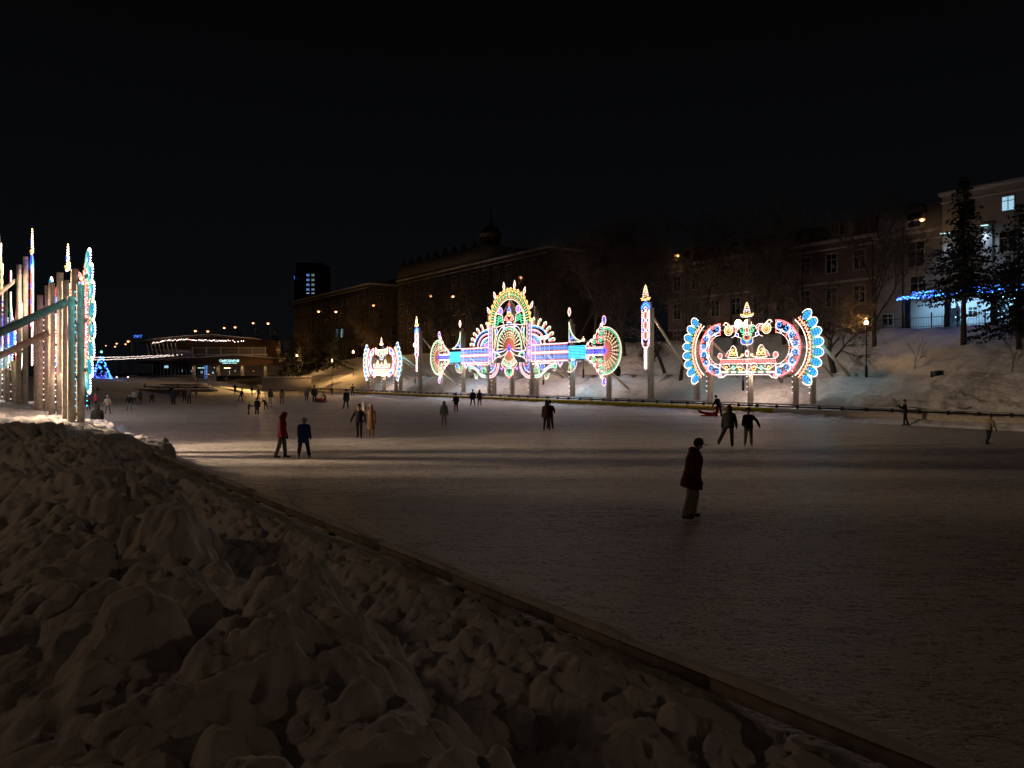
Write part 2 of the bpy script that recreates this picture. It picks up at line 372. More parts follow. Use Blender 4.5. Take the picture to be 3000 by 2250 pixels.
def text_mesh(body, size, name, m, parent, depth=.01, align='CENTER'):
    c = bpy.data.curves.new(name, 'FONT'); c.body = body; c.size = size; c.extrude = depth; c.align_x = align; c.align_y = 'CENTER'
    c.resolution_u = 2
    o = bpy.data.objects.new(name+'_tmp', c); COL.objects.link(o)
    dg = bpy.context.evaluated_depsgraph_get(); me = bpy.data.meshes.new_from_object(o.evaluated_get(dg))
    bpy.data.objects.remove(o); me.name = name; me.materials.clear(); me.materials.append(M[m])
    r = link(bpy.data.objects.new(name, me), parent); r.rotation_euler = (PI/2, 0, 0); return r
def make_far_barrier():
    q0 = .8165*61.6
    t = empty('rink_barrier', UQ(0, q0), ROT_FAR, label='far rink barrier with snowy rail, dark pipe and yellow advertising strip', cat='barrier')
    u0, u1 = -150, 6
    r = MB(); r.box(u0, u1, -.06, .08, 1.02, 1.10, 'snow_fine'); r.box(u0, u1, -.04, .06, .98, 1.018, 'wood_grey'); r.build('rail', t)
    p = MB(); p.tube((u0, -.10, .86), (u1, -.10, .86), .055, .055, 'metal_black'); p.build('pipe', t)
    b = MB(); b.box(u0, u1, 0, .04, .0, .74, 'wood_pale'); b.build('board', t)
    bn = MB(); bn.box(-118, -36, -.022, -.004, .36, .69, 'banner_yellow')
    for i, u in enumerate(np.arange(-116, -38, 3.1)):
        bn.tube((u, -.03, .54), (u, -.023, .54), .11, .11, 'ink', 10)
        bn.tube((u, -.036, .55), (u, -.031, .55), .045, .045, 'banner_yellow', 8)
        bn.beam((u-.42, -.03, .50), (u-.28, -.03, .59), .01, .07, 'ink_red'); bn.beam((u+.28, -.03, .56), (u+.45, -.03, .48), .01, .06, 'ink_red')
    ban = bn.build('banner', t)
    tx = text_mesh('Спорт Олимп маркет', .19, 'lettering', 'ink', ban, .003); tx.location = (-116+1.55, -.03, .53)
    for i in range(1, 25):
        c = tx.copy(); link(c, ban); c.location = (-116+1.55+3.1*i, -.03, .53)
    m0 = None
    for i, u in enumerate(np.arange(u0+1, u1, 1.8)):
        if m0 is None:
            pm = MB(); pm.box(-.035, .035, -.17, -.06, .74, 1.0, 'metal_black'); pm.box(-.05, .05, .045, .12, 0, .98, 'wood_grey'); m0 = pm.build('post', t); m0.location = (u, 0, 0)
        else:
            c = m0.copy(); link(c, t); c.location = (u, 0, 0)
make_far_barrier()

# ------------------------------------------------------------------ light panels
OCT = np.array([(1,0,0),(-1,0,0),(0,1,0),(0,-1,0),(0,0,1),(0,0,-1)], float)
OF = np.array([(0,2,4),(2,1,4),(1,3,4),(3,0,4),(2,0,5),(1,2,5),(3,1,5),(0,3,5)])
def arc(cx, cz, rx, a0, a1, rz=None, n=24):
    rz = rz or rx; return [(cx+rx*math.cos(R(a)), cz+rz*math.sin(R(a))) for a in np.linspace(a0, a1, n)]
def bez(p0, p1, p2, p3=None, n=16):
    out = []
    for t in np.linspace(0, 1, n):
        if p3 is None: out.append(tuple((1-t)**2*p0[i]+2*t*(1-t)*p1[i]+t*t*p2[i] for i in (0, 1)))
        else: out.append(tuple((1-t)**3*p0[i]+3*t*(1-t)**2*p1[i]+3*t*t*(1-t)*p2[i]+t**3*p3[i] for i in (0, 1)))
    return out
def spiral(cx, cz, r0, r1, a0, a1, n=20):
    return [(cx+(r0+(r1-r0)*t)*math.cos(R(a0+(a1-a0)*t)), cz+(r0+(r1-r0)*t)*math.sin(R(a0+(a1-a0)*t))) for t in np.linspace(0, 1, n)]
def rot(path, c, ang):
    ca, sa = math.cos(R(ang)), math.sin(R(ang)); return [(c[0]+(x-c[0])*ca-(z-c[1])*sa, c[1]+(x-c[0])*sa+(z-c[1])*ca) for x, z in path]
def shift(path, dx, dz): return [(x+dx, z+dz) for x, z in path]
class Deco:
    """one luminous ornament: glowing ropes plus rows of small bulbs, on the front (-y) of a panel"""
    def __init__(s, sym=False, r=.034): s.mbs = [MB(), MB()] if sym == 2 else [MB()]; s.sym = sym; s.r = r; s.ptss = [{}, {}]
    def _m(s, path):
        out = [(s.mbs[0], s.ptss[0], path)]
        if s.sym: out.append((s.mbs[-1], s.ptss[1 if s.sym == 2 else 0], [(-x, z) for x, z in path]))
        return out
    def dots(s, path, col='white', sp=.13, r=None, y=-.09):
        for mb_, pts_, p in s._m(path):
            p = np.array(p, float); sg = np.hypot(*np.diff(p, axis=0).T); c = np.concatenate([[0], np.cumsum(sg)])
            if c[-1] <= 0: q = p[:1]
            else:
                n = max(2, int(c[-1]/sp)+1); t = np.linspace(0, c[-1], n); q = np.stack([np.interp(t, c, p[:, 0]), np.interp(t, c, p[:, 1])], 1)
            pts_.setdefault((col, r or s.r), []).append(np.stack([q[:, 0], np.full(len(q), y), q[:, 1]], 1))
    def rope(s, path, col, w=.07, y=-.05, kind='rope_'):
        for mb_, pts_, p in s._m(path):
            p = np.array(p, float)
            if len(p) < 2: continue
            d = np.gradient(p, axis=0); d /= (np.hypot(d[:, 0], d[:, 1])[:, None]+1e-9); nrm = np.stack([-d[:, 1], d[:, 0]], 1)*w/2
            a = p+nrm; b = p-nrm; n = len(p)
            vs = [(x, y, z) for x, z in a]+[(x, y, z) for x, z in b]+[(x, y+.03, z) for x, z in a]+[(x, y+.03, z) for x, z in b]
            fs = []
            for i in range(n-1):
                fs += [(i, i+1, n+i+1, n+i), (2*n+i, 3*n+i, 3*n+i+1, 2*n+i+1), (i, 2*n+i, 2*n+i+1, i+1), (n+i, n+i+1, 3*n+i+1, 3*n+i)]
            mb_.add(vs, fs, kind+col)
    def line(s, path, col='white', rope=None, w=.05, sp=.13, r=None):
        if rope: s.rope(path, rope, w)
        s.dots(path, col, sp, r)
    def fill(s, poly, col, y=-.03):
        for mb_, pts_, p in s._m(poly):
            n = len(p); mb_.add([(x, y, z) for x, z in p]+[(x, y+.02, z) for x, z in p], [tuple(range(n)), tuple(range(2*n-1, n-1, -1))]+[(i, n+i, n+(i+1) % n, (i+1) % n) for i in range(n)], 'fill_'+col)
    def frame(s, path, w=.06, y=.0):
        s.rope(path, '', w, y, 'wood_pale')
    def build(s, name, parent):
        for mb_, pts_ in zip(s.mbs, s.ptss):
            for (col, r), arrs in pts_.items():
                P_ = np.vstack(arrs); n = len(P_)
                V = (P_[:, None, :]+OCT[None]*r).reshape(-1, 3); i = mb_.mi('bulb_'+col); b = mb_.n
                mb_.v.append(V); mb_.n += len(V)
                fs = (OF[None]+(np.arange(n)*6)[:, None, None]+b).reshape(-1, 3).tolist()
                mb_.f += fs; mb_.m += [i]*len(fs)
            o = mb_.build(name, parent)
        return o

def added_strip(t, p0, p1, power, col, back=False, w=.03):  # added light, stands in for the bulbs' output on ice, slope and posts
    """an added strip light along an edge of the panel, shining down and to the front (or the back)"""
    l = bpy.data.lights.new('added_strip_light', 'AREA'); l.shape = 'RECTANGLE'; p0 = Vector(p0); p1 = Vector(p1); L_ = (p1-p0).length; l.size = L_; l.size_y = w; l.energy = power; l.color = col
    o = bpy.data.objects.new('added_strip_light', l); link(o, t); xax = (p1-p0).normalized(); zd = Vector((0, -.75 if back else .75, .66)); zax = (zd-xax*zd.dot(xax)).normalized(); yax = zax.cross(xax)
    o.matrix_local = Matrix((( xax.x, yax.x, zax.x, (p0.x+p1.x)/2), (xax.y, yax.y, zax.y, (p0.y+p1.y)/2), (xax.z, yax.z, zax.z, (p0.z+p1.z)/2), (0, 0, 0, 1)))
    return o

def add_post(t, x, z1, w=.24, foot=0, brace=None, blen=5.9, drop=.56, fz=None):
    p = MB(); p.box(x-w/2, x+w/2, .10, .36, foot, z1, 'wood_pale'); p.box(x-w/2+.02, x+w/2-.02, .44, .68, foot, z1-.5, 'wood_pale')
    for z in np.arange(1.6, z1-.6, 1.5): p.box(x-.07, x+.07, .362, .438, z, z+.12, 'metal_grey')
    p.build('post', t)
    if brace:
        b = MB(); bw = 1.45 if blen > 8 else 1; b.beam((x, .69, brace), (x, blen, brace-drop*blen), .14*bw, .20*bw, 'wood_grey' if bw > 1 else 'wood_pale'); b.build('brace', t)

def tag_panel(t, label, group): tag(t, label, 'light display', group)

def oval_panel(loc, rz, blen, drop):
    t = empty('light_display', loc, rz)
    CX, CZ = 2.75, 5.45
    for x, z1, br in ((-5.75, 6.9, 6.2), (-4.25, 7.7, 6.2), (0, 8.0, 5.2), (4.3, 7.8, 6.2), (5.8, 6.9, 6.2)): add_post(t, x, z1, .20, 0, br, blen, drop)
    fr = MB()
    for z in (7.25, 5.45, 3.45): fr.box(-5.9, -4.0, .0, .09, z-.07, z+.07, 'wood_pale'); fr.box(4.0, 5.95, .0, .09, z-.07, z+.07, 'wood_pale')
    fr.box(-4.2, 4.2, .0, .08, 3.6, 3.68, 'wood_pale'); fr.box(-2.8, 2.8, .0, .08, 7.1, 7.18, 'wood_pale'); fr.build('frame', t)
    # ring blocks
    d = Deco(2, .036)
    for k in range(4):
        a0 = -90+45*k+1.5; a1 = a0+42
        d.line(arc(CX, CZ, 1.28, a0, a1), 'white', None, sp=.12); d.line(arc(CX, CZ, 2.28, a0, a1), 'red', 'red', .06, sp=.13); d.line(arc(CX, CZ, 2.2, a0, a1), 'pink', None, sp=.15)
        for a in (a0, a1):
            d.line([(CX+r_*math.cos(R(a)), CZ+r_*math.sin(R(a))) for r_ in (1.28, 2.28)], 'red', 'red', .05)
        am = (a0+a1)/2
        for sgn in (-1, 1):
            c = (CX+1.88*math.cos(R(am+sgn*11)), CZ+1.88*math.sin(R(am+sgn*11)))
            d.line(spiral(*c, .30, .08, am+sgn*20+180, am+sgn*20+180-sgn*400, 18), 'cyan', 'blue', .07, sp=.16)
            d.line(spiral(*c, .40, .30, am+sgn*40+180, am+sgn*40+180-sgn*220, 14), 'white', None, sp=.13)
        c = (CX+1.5*math.cos(R(am)), CZ+1.5*math.sin(R(am)))
        d.line(arc(*c, .13, 0, 330), 'white'); d.dots([c], 'blue', r=.07)
        d.line(arc(*(CX+2.1*math.cos(R(am)), CZ+2.1*math.sin(R(am))), .1, 0, 330), 'red', 'red', .06)
    d.build('ring', t)
    # scalloped outer arcs
    d = Deco(2, .04)
    d.line(arc(CX, CZ, 2.82, -50, 50, n=40), 'white', 'warm', .05, sp=.11)
    zz = []
    for k in range(37):
        a = -47+94*k/36; r_ = 2.98 if k % 2 else 3.3; zz.append((CX+r_*math.cos(R(a)), CZ+r_*math.sin(R(a))))
    d.line(zz, 'orange', 'red', .09, sp=.17); d.line(arc(CX, CZ, 3.12, -48, 48, n=40), 'warm', 'orange', .05, sp=.2)
    d.build('red_band', t)
    d = Deco(2, .04)
    for k in range(8):
        a = -42+12*k; c = (CX+3.74*math.cos(R(a)), CZ+3.74*math.sin(R(a)))
        ov = [(c[0]+.46*math.cos(b)*math.cos(R(a))-.29*math.sin(b)*math.sin(R(a)), c[1]+.46*math.cos(b)*math.sin(R(a))+.29*math.sin(b)*math.cos(R(a))) for b in np.linspace(0, 2*PI, 19)[:-1]]
        d.fill(ov, 'teal')
        for w_ in (-.17, 0, .17):
            d.rope([(c[0]+l*math.cos(R(a))-w_*(1-(l/.5)**2)*math.sin(R(a)), c[1]+l*math.sin(R(a))+w_*(1-(l/.5)**2)*math.cos(R(a))) for l in np.linspace(-.34, .34, 7)], 'blue', .05, -.07); d.dots([(c[0]+l*math.cos(R(a))-w_*(1-(l/.5)**2)*math.sin(R(a)), c[1]+l*math.sin(R(a))+w_*(1-(l/.5)**2)*math.cos(R(a))) for l in np.linspace(-.34, .34, 7)], 'cyan', .2, .025)
        d.dots([(c[0]+(.54)*math.cos(b)*math.cos(R(a))-.37*math.sin(b)*math.sin(R(a)), c[1]+.54*math.cos(b)*math.sin(R(a))+.37*math.sin(b)*math.cos(R(a))) for b in np.linspace(-1.75, 1.75, 14)], 'white', .115)
        if k < 7: d.line([(CX+r_*math.cos(R(a+6)), CZ+r_*math.sin(R(a+6))) for r_ in (3.45, 3.95)], 'green', 'green', .12, sp=.14)
    d.build('scallop_band', t)
    # base band
    d = Deco(True, .034)
    d.line([(0, 4.62), (2.75, 4.62)], 'white', sp=.12); d.line([(0, 4.24), (2.85, 4.24)], 'white', sp=.12)
    for z in (4.36, 4.43, 4.5): d.line([(0, z), (2.75, z)], 'red', 'red', .05, sp=.16)
    for x in (.0, 2.8): d.line([(x, 4.2), (x, 3.35)], 'white', sp=.12)
    for x0 in (.7, 2.1):
        d.line(spiral(x0, 3.92, .26, .06, 200, 560), 'yellow', 'yellow', .05, sp=.1); d.line(arc(x0, 3.95, .34, 20, 170), 'white', sp=.13)
    d.line(bez((.15, 3.7), (.7, 4.25), (1.4, 3.75), n=14), 'white', sp=.13); d.line(bez((1.4, 4.0), (2.0, 3.5), (2.7, 4.1), n=14), 'white', sp=.13)
    d.fill([(1.25, 3.95), (1.4, 4.12), (1.55, 3.95), (1.5, 3.78), (1.4, 3.7), (1.3, 3.78)], 'teal'); d.dots(arc(1.4, 3.92, .15, 0, 360), 'green', .1)
    for x0 in (1.0, 1.75): d.fill([(x0-.17, 3.5), (x0+.17, 3.5), (x0, 3.68)], 'green')
    for x0, x1 in ((.1, .8), (1.2, 1.55), (1.95, 2.7)): d.line([(x0, 3.56), (x1, 3.56)], 'white', 'warm', .08, sp=.11); d.line([(x0, 3.48), (x1, 3.48)], 'white', sp=.11)
    d.line([(0, 3.33), (2.15, 3.33), (2.45, 3.1), (2.9, 3.06), (3.0, 3.28), (2.75, 3.4)], 'white', 'warm', .04, sp=.11); d.line(arc(2.65, 3.26, .1, 0, 300), 'pink')
    d.build('base_band', t)
    d = Deco(2, .034)
    for c in ((2.78, 4.93), ):
        d.line(arc(*c, .24, 0, 345), 'white', sp=.12); d.line(arc(*c, .11, 0, 345), 'red', 'red', .1)
    d.line(arc(0, 5.1, .16, 0, 345, .26), 'white', sp=.12); d.line([(0, 5.02), (0, 5.2)], 'red', 'red', .1)
    # scroll mounds
    for (cx_, cz_, r_) in ((1.42, 5.38, .33), (1.62, 5.12, .24), (1.2, 5.1, .22)):
        d.line(spiral(cx_, cz_, r_, .07, 100, 520, 22), 'yellow', 'yellow', .05, sp=.11)
    d.line(bez((.95, 4.82), (1.15, 6.2), (1.7, 6.0), (1.85, 4.85), 24), 'white', sp=.12)
    d.line(bez((.42, 5.0), (.5, 4.75), (1.0, 4.72), (1.95, 4.78), 18), 'white', 'yellow', .06, sp=.12); d.line(spiral(.5, 4.95, .16, .05, 200, -120, 10), 'yellow', 'yellow', .05)
    d.line(bez((1.75, 5.4), (2.05, 5.3), (2.2, 4.9), n=10), 'white', sp=.12); d.line(spiral(1.98, 4.98, .16, .05, 90, 400, 10), 'red', 'red', .06)
    d.build('scroll_mound', t)
    # crest
    d = Deco(True, .034)
    for r_ in (.42, .26): d.line(arc(1.9, 7.1, r_, 0, 345), 'yellow' if r_ < .4 else 'white', 'yellow', .05, sp=.12)
    d.line(spiral(1.9, 7.1, .2, .04, 0, 400), 'orange', 'yellow', .05); d.line(arc(1.6, 7.0, .52, 100, 260), 'white')
    d.line(bez((1.65, 7.3), (1.9, 7.7), (2.3, 7.95), (2.35, 7.65), 14), 'white', 'yellow', .1, sp=.12); d.line(bez((1.95, 7.25), (2.2, 7.5), (2.45, 7.6), n=8), 'white')
    d.line(bez((.9, 7.25), (1.15, 7.75), (1.6, 7.3), n=12), 'white', sp=.12); d.line(bez((.95, 7.1), (1.2, 7.5), (1.5, 7.15), n=10), 'red', 'red', .12)
    d.line(bez((1.0, 7.0), (1.2, 7.2), (1.4, 6.95), n=8), 'red', 'red', .1)
    d.line(spiral(.55, 7.05, .30, .06, 60, 420), 'green', 'green', .08, sp=.1); d.line(arc(.55, 7.05, .40, 20, 200), 'white')
    d.line(spiral(.28, 6.72, .16, .04, 60, 400), 'green', 'green', .06); d.line(bez((0, 7.4), (.3, 7.5), (.5, 7.4), n=8), 'white'); d.line([(.12, 6.9), (.12, 7.35)], 'red', 'red', .07); d.line(arc(.2, 7.3, .12, 0, 345), 'red', 'red', .05)
    d.line([(.85, 6.75), (1.15, 6.95), (1.2, 6.6), (.85, 6.5), (.85, 6.75)], 'white', sp=.12); d.fill([(.9, 6.72), (1.1, 6.88), (1.13, 6.62), (.9, 6.55)], 'blue')
    d.line([(0, 6.18), (.34, 6.45), (0, 6.78)], 'red', 'red', .1); d.line([(0, 6.02), (.42, 6.36), (.36, 6.7)], 'green', 'green', .09); d.line([(0, 6.85), (.45, 6.7)], 'white')
    d.fill([(.12, 6.0), (.5, 6.3), (.56, 6.05), (.4, 5.88)], 'blue'); d.line([(0, 5.86), (.4, 5.84), (.62, 6.05), (.56, 6.4), (.9, 6.5)], 'white', sp=.12)
    d.build('crest', t)
    d = Deco(True, .036)
    for w_, col in ((.34, 'white'), (.2, 'yellow')): d.line(bez((w_, 8.35), (w_*.9, 8.75), (w_*.3, 9.3), (0, 9.35), 14), col, None, sp=.13)
    d.line([(0, 9.1), (0, 8.4)], 'yellow', sp=.14); d.dots([(.06, 8.72)], 'blue', r=.08); d.fill([(0, 8.6), (.1, 8.72), (0, 8.82)], 'blue')
    d.line([(0, 8.25), (.3, 8.25), (.6, 8.4)], 'yellow', 'yellow', .08, sp=.12); d.line([(0, 8.14), (.45, 8.16), (.62, 8.28)], 'white', sp=.13); d.build('finial', t)
    d = Deco(False, .04)
    for x in (-4.25, 0, 4.3, 5.8):
        d.dots([(x, z) for z in (1.9, 6.6)], 'white', .42); d.rope([(x, 1.9), (x, 6.6)], '', .02, -.09, 'metal_black')
    d.build('feed_string', t)
    added_strip(t, (-2.8, -.12, 3.28), (2.8, -.12, 3.28), 110, (1, .80, .68)); added_strip(t, (-2.8, .12, 3.28), (2.8, .12, 3.28), 80, (1, .75, .55), True)
    for s_ in (-1, 1): added_strip(t, (s_*6.2, -.12, 3.2), (s_*6.85, -.12, 5.0), 40, (.25, .8, 1)); added_strip(t, (s_*6.75, .12, 4.6), (s_*6.2, .12, 7.5), 40, (.25, .85, 1), True)
    return t

def spire(loc, rz, blen, drop, bz=8.9):
    t = empty('light_display', loc, rz)
    add_post(t, .25, 10.3, .30, 0, bz, blen, drop)
    d = Deco(True, .042)
    for w_, c in ((.36, 'white'), (.2, 'yellow')): d.line(bez((w_, 10.75), (w_, 11.2), (w_*.35, 11.8), (0, 11.95), 14), c, sp=.15)
    d.line([(0, 11.6), (0, 10.9)], 'yellow', sp=.17); d.fill([(0, 11.0), (.12, 11.15), (0, 11.35)], 'blue')
    d.line([(0, 10.6), (.35, 10.6), (.6, 10.72)], 'yellow', 'yellow', .1, sp=.14); d.line([(0, 10.5), (.5, 10.52)], 'yellow', sp=.14); d.build('cone', t)
    d = Deco(True, .042)
    for z0 in (9.62, 9.78, 9.95): d.line([(0, z0+.42), (.25, z0+.3), (.55, z0-.02)], 'cyan' if z0 == 9.78 else 'blue', 'blue', .12, sp=.14)
    d.line([(0, 9.9), (.2, 9.7), (0, 9.5)], 'white'); d.build('helmet', t)
    d = Deco(True, .042)
    for k in range(3):
        z0 = 7.15+.95*k
        d.line([(0, z0+.48), (.22, z0+.3), (.3, z0), (.22, z0-.3), (0, z0-.48)], 'white', 'orange', .05, sp=.13)
        d.line(arc(0, z0, .17, 0, 360, .25), 'red', 'red', .08, sp=.13); d.fill([(0, z0-.1), (.08, z0), (0, z0+.1)], 'teal')
        d.line([(.5, z0-.3), (.32, z0-.47), (.5, z0-.62)], 'blue', 'blue', .09, sp=.13)
    d.line([(.5, 6.55), (.5, 9.5)], 'white', sp=.15); d.line([(.4, 6.5), (.4, 9.5)], 'warm', sp=.2); d.build('shaft', t)
    d = Deco(True, .04)
    d.line(bez((.48, 6.5), (.45, 6.1), (.15, 5.9), n=9), 'white', 'pink', .05, sp=.12); d.line(spiral(.28, 6.3, .16, .05, 0, 360, 10), 'pink', None, sp=.12)
    for z in np.arange(3.9, 6.0, .17): d.line([(.0, z-.04), (.17, z+.05)], 'white', sp=.1)
    d.rope([(.085, 3.85), (.085, 6.1)], '', .2, -.03, 'wood_pale')
    for z in np.arange(4.0, 6.0, .17): d.dots([(.08, z)], 'pink')
    d.build('tail', t)
    added_strip(t, (-.05, -.12, 6.4), (-.05, -.12, 9.4), 45, (1, .8, .65)); added_strip(t, (-.3, .05, 6.4), (-.3, .05, 9.4), 45, (1, .72, .5), True)
    return t

def central_panel(loc, rz, blen, drop):
    t = empty('light_display', loc, rz)
    for x, z1, br in ((-17.2, 4.2, 3.6), (-11.3, 9.6, 6.2), (-4.9, 11.3, 6.6), (-3.9, 9.4, 0), (0, 12.6, 9.0), (3.9, 9.4, 6.2), (4.9, 11.3, 6.6), (11.4, 9.4, 6.2), (17.2, 4.6, 3.6)):
        add_post(t, x, z1, .22, 0, br, blen, drop)
    fr = MB()
    for s in (-1, 1):
        a, b = sorted((s*4.5, s*17.0)); fr.box(a, b, 0, .09, 4.78, 4.85, 'wood_pale'); fr.box(a, b, 0, .09, 6.86, 6.94, 'wood_pale')
    fr.box(-4.5, 4.5, 0, .08, 4.78, 4.86, 'wood_pale'); fr.beam((0, .1, 12.4), (-2.2, .1, 10.4), .1, .14, 'wood_pale'); fr.beam((0, .1, 12.4), (2.2, .1, 10.4), .1, .14, 'wood_pale'); fr.build('frame', t)
    sp = .165
    # arch
    d = Deco(True, .038); C = (0, 9.5)
    for rx, rz_, c, rp in ((3.1, 3.0, 'white', 'warm'), (3.3, 3.2, 'yellow', None), (4.15, 4.0, 'yellow', 'yellow'), (4.4, 4.25, 'yellow', None)):
        d.line(arc(*C, rx, 0, 90, rz_, 40), c, rp, .05, sp=sp)
    for k in range(9):
        a = 4+10.2*k; ca, sa = math.cos(R(a)), math.sin(R(a))
        d.line([(C[0]+(3.5)*ca, C[1]+3.4*sa), (C[0]+3.95*ca, C[1]+3.82*sa)], 'green', 'green', .17, sp=.12)
        d.dots([(C[0]+3.72*math.cos(R(a+5)), C[1]+3.6*math.sin(R(a+5)))], 'orange', r=.07)
        d.line([(C[0]+r_*math.cos(R(a+5)), C[1]+(r_-.1)*math.sin(R(a+5))) for r_ in (3.45, 4.05)], 'yellow', 'yellow', .06, sp=sp)
        d.line(arc(C[0]+4.42*ca, C[1]+4.26*sa, .16, 0, 345, n=10), 'yellow', None, sp=.12)
    d.build('arch', t)
    for a in (24, 51, 77, 103, 129, 156):
        d = Deco(False, .038); c = (4.95*math.cos(R(a)), 9.5+4.78*math.sin(R(a)))
        fl = [(0, -.42), (.2, -.1), (.16, .15), (0, .5), (-.16, .15), (-.2, -.1), (0, -.42)]
        d.line(rot(shift(fl, *c), c, (a-90)*.5), 'white', 'warm', .04, sp=.12); d.line(rot([(c[0], c[1]-.18), (c[0], c[1]+.2)], c, (a-90)*.5), 'red', 'red', .14); d.build('flame_drop', t)
    for x in (-11.4, 11.4):
        d = Deco(False, .038); fl = shift([(0, -.42), (.22, -.1), (.2, .2), (0, .5), (-.2, .2), (-.22, -.1), (0, -.42)], x, 10.15); d.line(fl, 'white', 'red', .05, sp=.11); d.line(arc(x, 10.15, .1, 0, 345, .22), 'red', 'red', .1); d.build('flame_drop', t)
    d = Deco(2, .038)
    d.line(arc(1.85, 11.2, .42, 0, 345), 'white', 'violet', .05, sp=.18); d.line(arc(1.85, 11.2, .24, 0, 345), 'violet', 'violet', .08); d.dots([(1.85, 11.2)], 'blue', r=.09)
    d.build('rosette', t)
    # small tower in the arch
    d = Deco(True, .038)
    d.line([(0, 12.05), (.14, 11.75)], 'red', 'red', .18); d.line(bez((.0, 11.6), (.35, 11.3), (.4, 10.9), n=8), 'white', 'blue', .06, sp=.18); d.line([(0, 11.45), (.15, 11.05)], 'blue', 'blue', .2)
    d.line(arc(0, 10.72, .26, 0, 360), 'yellow', 'yellow', .08, sp=.12)
    for k in range(6): d.line(bez((0, 9.75+.02*k), (.35+.06*k, 9.8+.1*k), (.95-.1*k, 10.1+.12*k), n=8), 'red', 'red', .07, sp=.14)
    d.line([(.98, 10.0), (.85, 10.35), (.6, 10.55)], 'white', sp=.14)
    d.line([(0, 9.55), (.5, 9.5)], 'blue', 'blue', .16); d.line([(.05, 9.72), (.45, 9.68)], 'white'); d.build('tower_ornament', t)
    # stepped green shapes and drapery lines
    d = Deco(2, .036)
    for k in range(4): z_ = 9.75+.2*k; d.line([(1.3+.1*k, z_), (2.2-.0*k, z_+.22), (2.55, z_-.32+.12*k), (3.2, z_-.3+.1*k)], 'green', 'green', .07, sp=.16)
    d.line([(1.2, 9.6), (1.45, 10.65), (2.95, 11.0), (3.2, 10.2), (3.3, 9.5)], 'white', 'warm', .05, sp=sp); d.line([(.2, 9.42), (1.2, 9.45), (2.6, 9.25), (3.5, 9.35)], 'white', 'warm', .05, sp=sp)
    d.line([(.8, 9.2), (1.15, 8.9), (1.5, 9.25)], 'blue', 'blue', .1); d.line([(.95, 9.15), (1.15, 9.0), (1.35, 9.2)], 'white')
    d.line(bez((1.0, 9.3), (2.9, 9.1), (2.6, 7.2), (3.4, 6.4), 26), 'white', 'warm', .05, sp=sp); d.line(bez((3.2, 9.1), (2.7, 8.2), (3.3, 7.1), n=18), 'yellow', 'yellow', .06, sp=sp)
    d.line(bez((3.1, 8.9), (2.95, 8.0), (3.25, 7.4), n=12), 'green', 'green', .14, sp=sp); d.line(arc(2.75, 8.7, .16, 0, 345, .3), 'blue', 'cyan', .05); d.line(arc(2.75, 8.7, .24, 0, 345, .4), 'white', sp=.14)
    # lower leaves
    d.line(bez((.6, 6.5), (1.6, 5.9), (3.3, 6.3), n=18), 'white', 'warm', .04, sp=sp); d.line(bez((.8, 6.35), (1.8, 6.1), (3.1, 6.25), n=14), 'blue', 'blue', .09, sp=sp)
    d.line(bez((3.3, 6.2), (2.0, 6.1), (1.6, 5.7), (2.4, 5.6), 16), 'white', 'yellow', .05, sp=sp); d.line(bez((2.9, 6.0), (2.3, 5.9), (1.95, 5.75), n=8), 'green', 'green', .18)
    d.line(bez((.3, 6.3), (1.4, 5.2), (3.1, 5.9), (3.5, 4.9), 22), 'white', 'warm', .05, sp=sp); d.line(arc(3.1, 5.65, .15, 0, 345, .35), 'white', 'blue', .05, sp=.14)
    d.build('drapery', t)
    # central fan
    d = Deco(False, .038); C = (0, 6.6)
    for a in np.linspace(-2, 182, 15):
        ca, sa = math.cos(R(a)), math.sin(R(a))
        for r0, r1, c, w_ in ((.35, .8, 'red', .08), (.8, 1.35, 'orange', .08), (1.35, 2.15, 'yellow', .07)):
            d.rope([(C[0]+r_*ca, C[1]+r_*sa) for r_ in (r0, r1)], c, w_)
        d.dots([(C[0]+r_*ca, C[1]+r_*sa) for r_ in (1.9, 2.25)], 'white', .2)
        for da in (-2.0, 2.0): d.dots([(C[0]+r_*math.cos(R(a+da)), C[1]+r_*math.sin(R(a+da))) for r_ in (1.3, 2.25)], 'white' if da > 0 else 'warm', .24, .03)
    d.line(arc(*C, 2.42, -4, 184, n=50), 'green', 'green', .1, sp=sp); d.line(arc(*C, 2.6, -6, 186, n=50), 'white', 'warm', .05, sp=.18)
    for a in np.linspace(-128, -52, 9):
        ca, sa = math.cos(R(a)), math.sin(R(a))
        for r0, r1, c, w_ in ((.35, .9, 'red', .10), (.9, 1.3, 'orange', .08), (1.3, 1.75, 'yellow', .06)): d.rope([(C[0]+r_*ca, C[1]+r_*sa) for r_ in (r0, r1)], c, w_)
        d.dots([(C[0]+r_*ca, C[1]+r_*sa) for r_ in (1.6, 1.95)], 'white', .17)
    d.line(arc(*C, 2.08, -132, -48, n=24), 'green', 'green', .1, sp=sp); d.line(arc(*C, 2.25, -134, -46, n=24), 'white', 'warm', .05, sp=.18)
    for a in (-132, -48): d.line([(C[0]+r_*math.cos(R(a)), C[1]+r_*math.sin(R(a))) for r_ in (.4, 2.2)], 'white', None, sp=.16)
    d.fill([(-.38, 6.25), (.38, 6.25), (.28, 6.75), (0, 7.15), (-.28, 6.75)], 'violet', -.09); d.fill([(-.22, 6.3), (.22, 6.3), (0, 6.95)], 'blue', -.12)
    d.build('shell_fan', t)
    # columns
    d = Deco(2, .036)
    for x in (3.62, 4.5): d.line([(x, 4.9), (x, 9.6)], 'white', 'pink', .04, sp=.14)
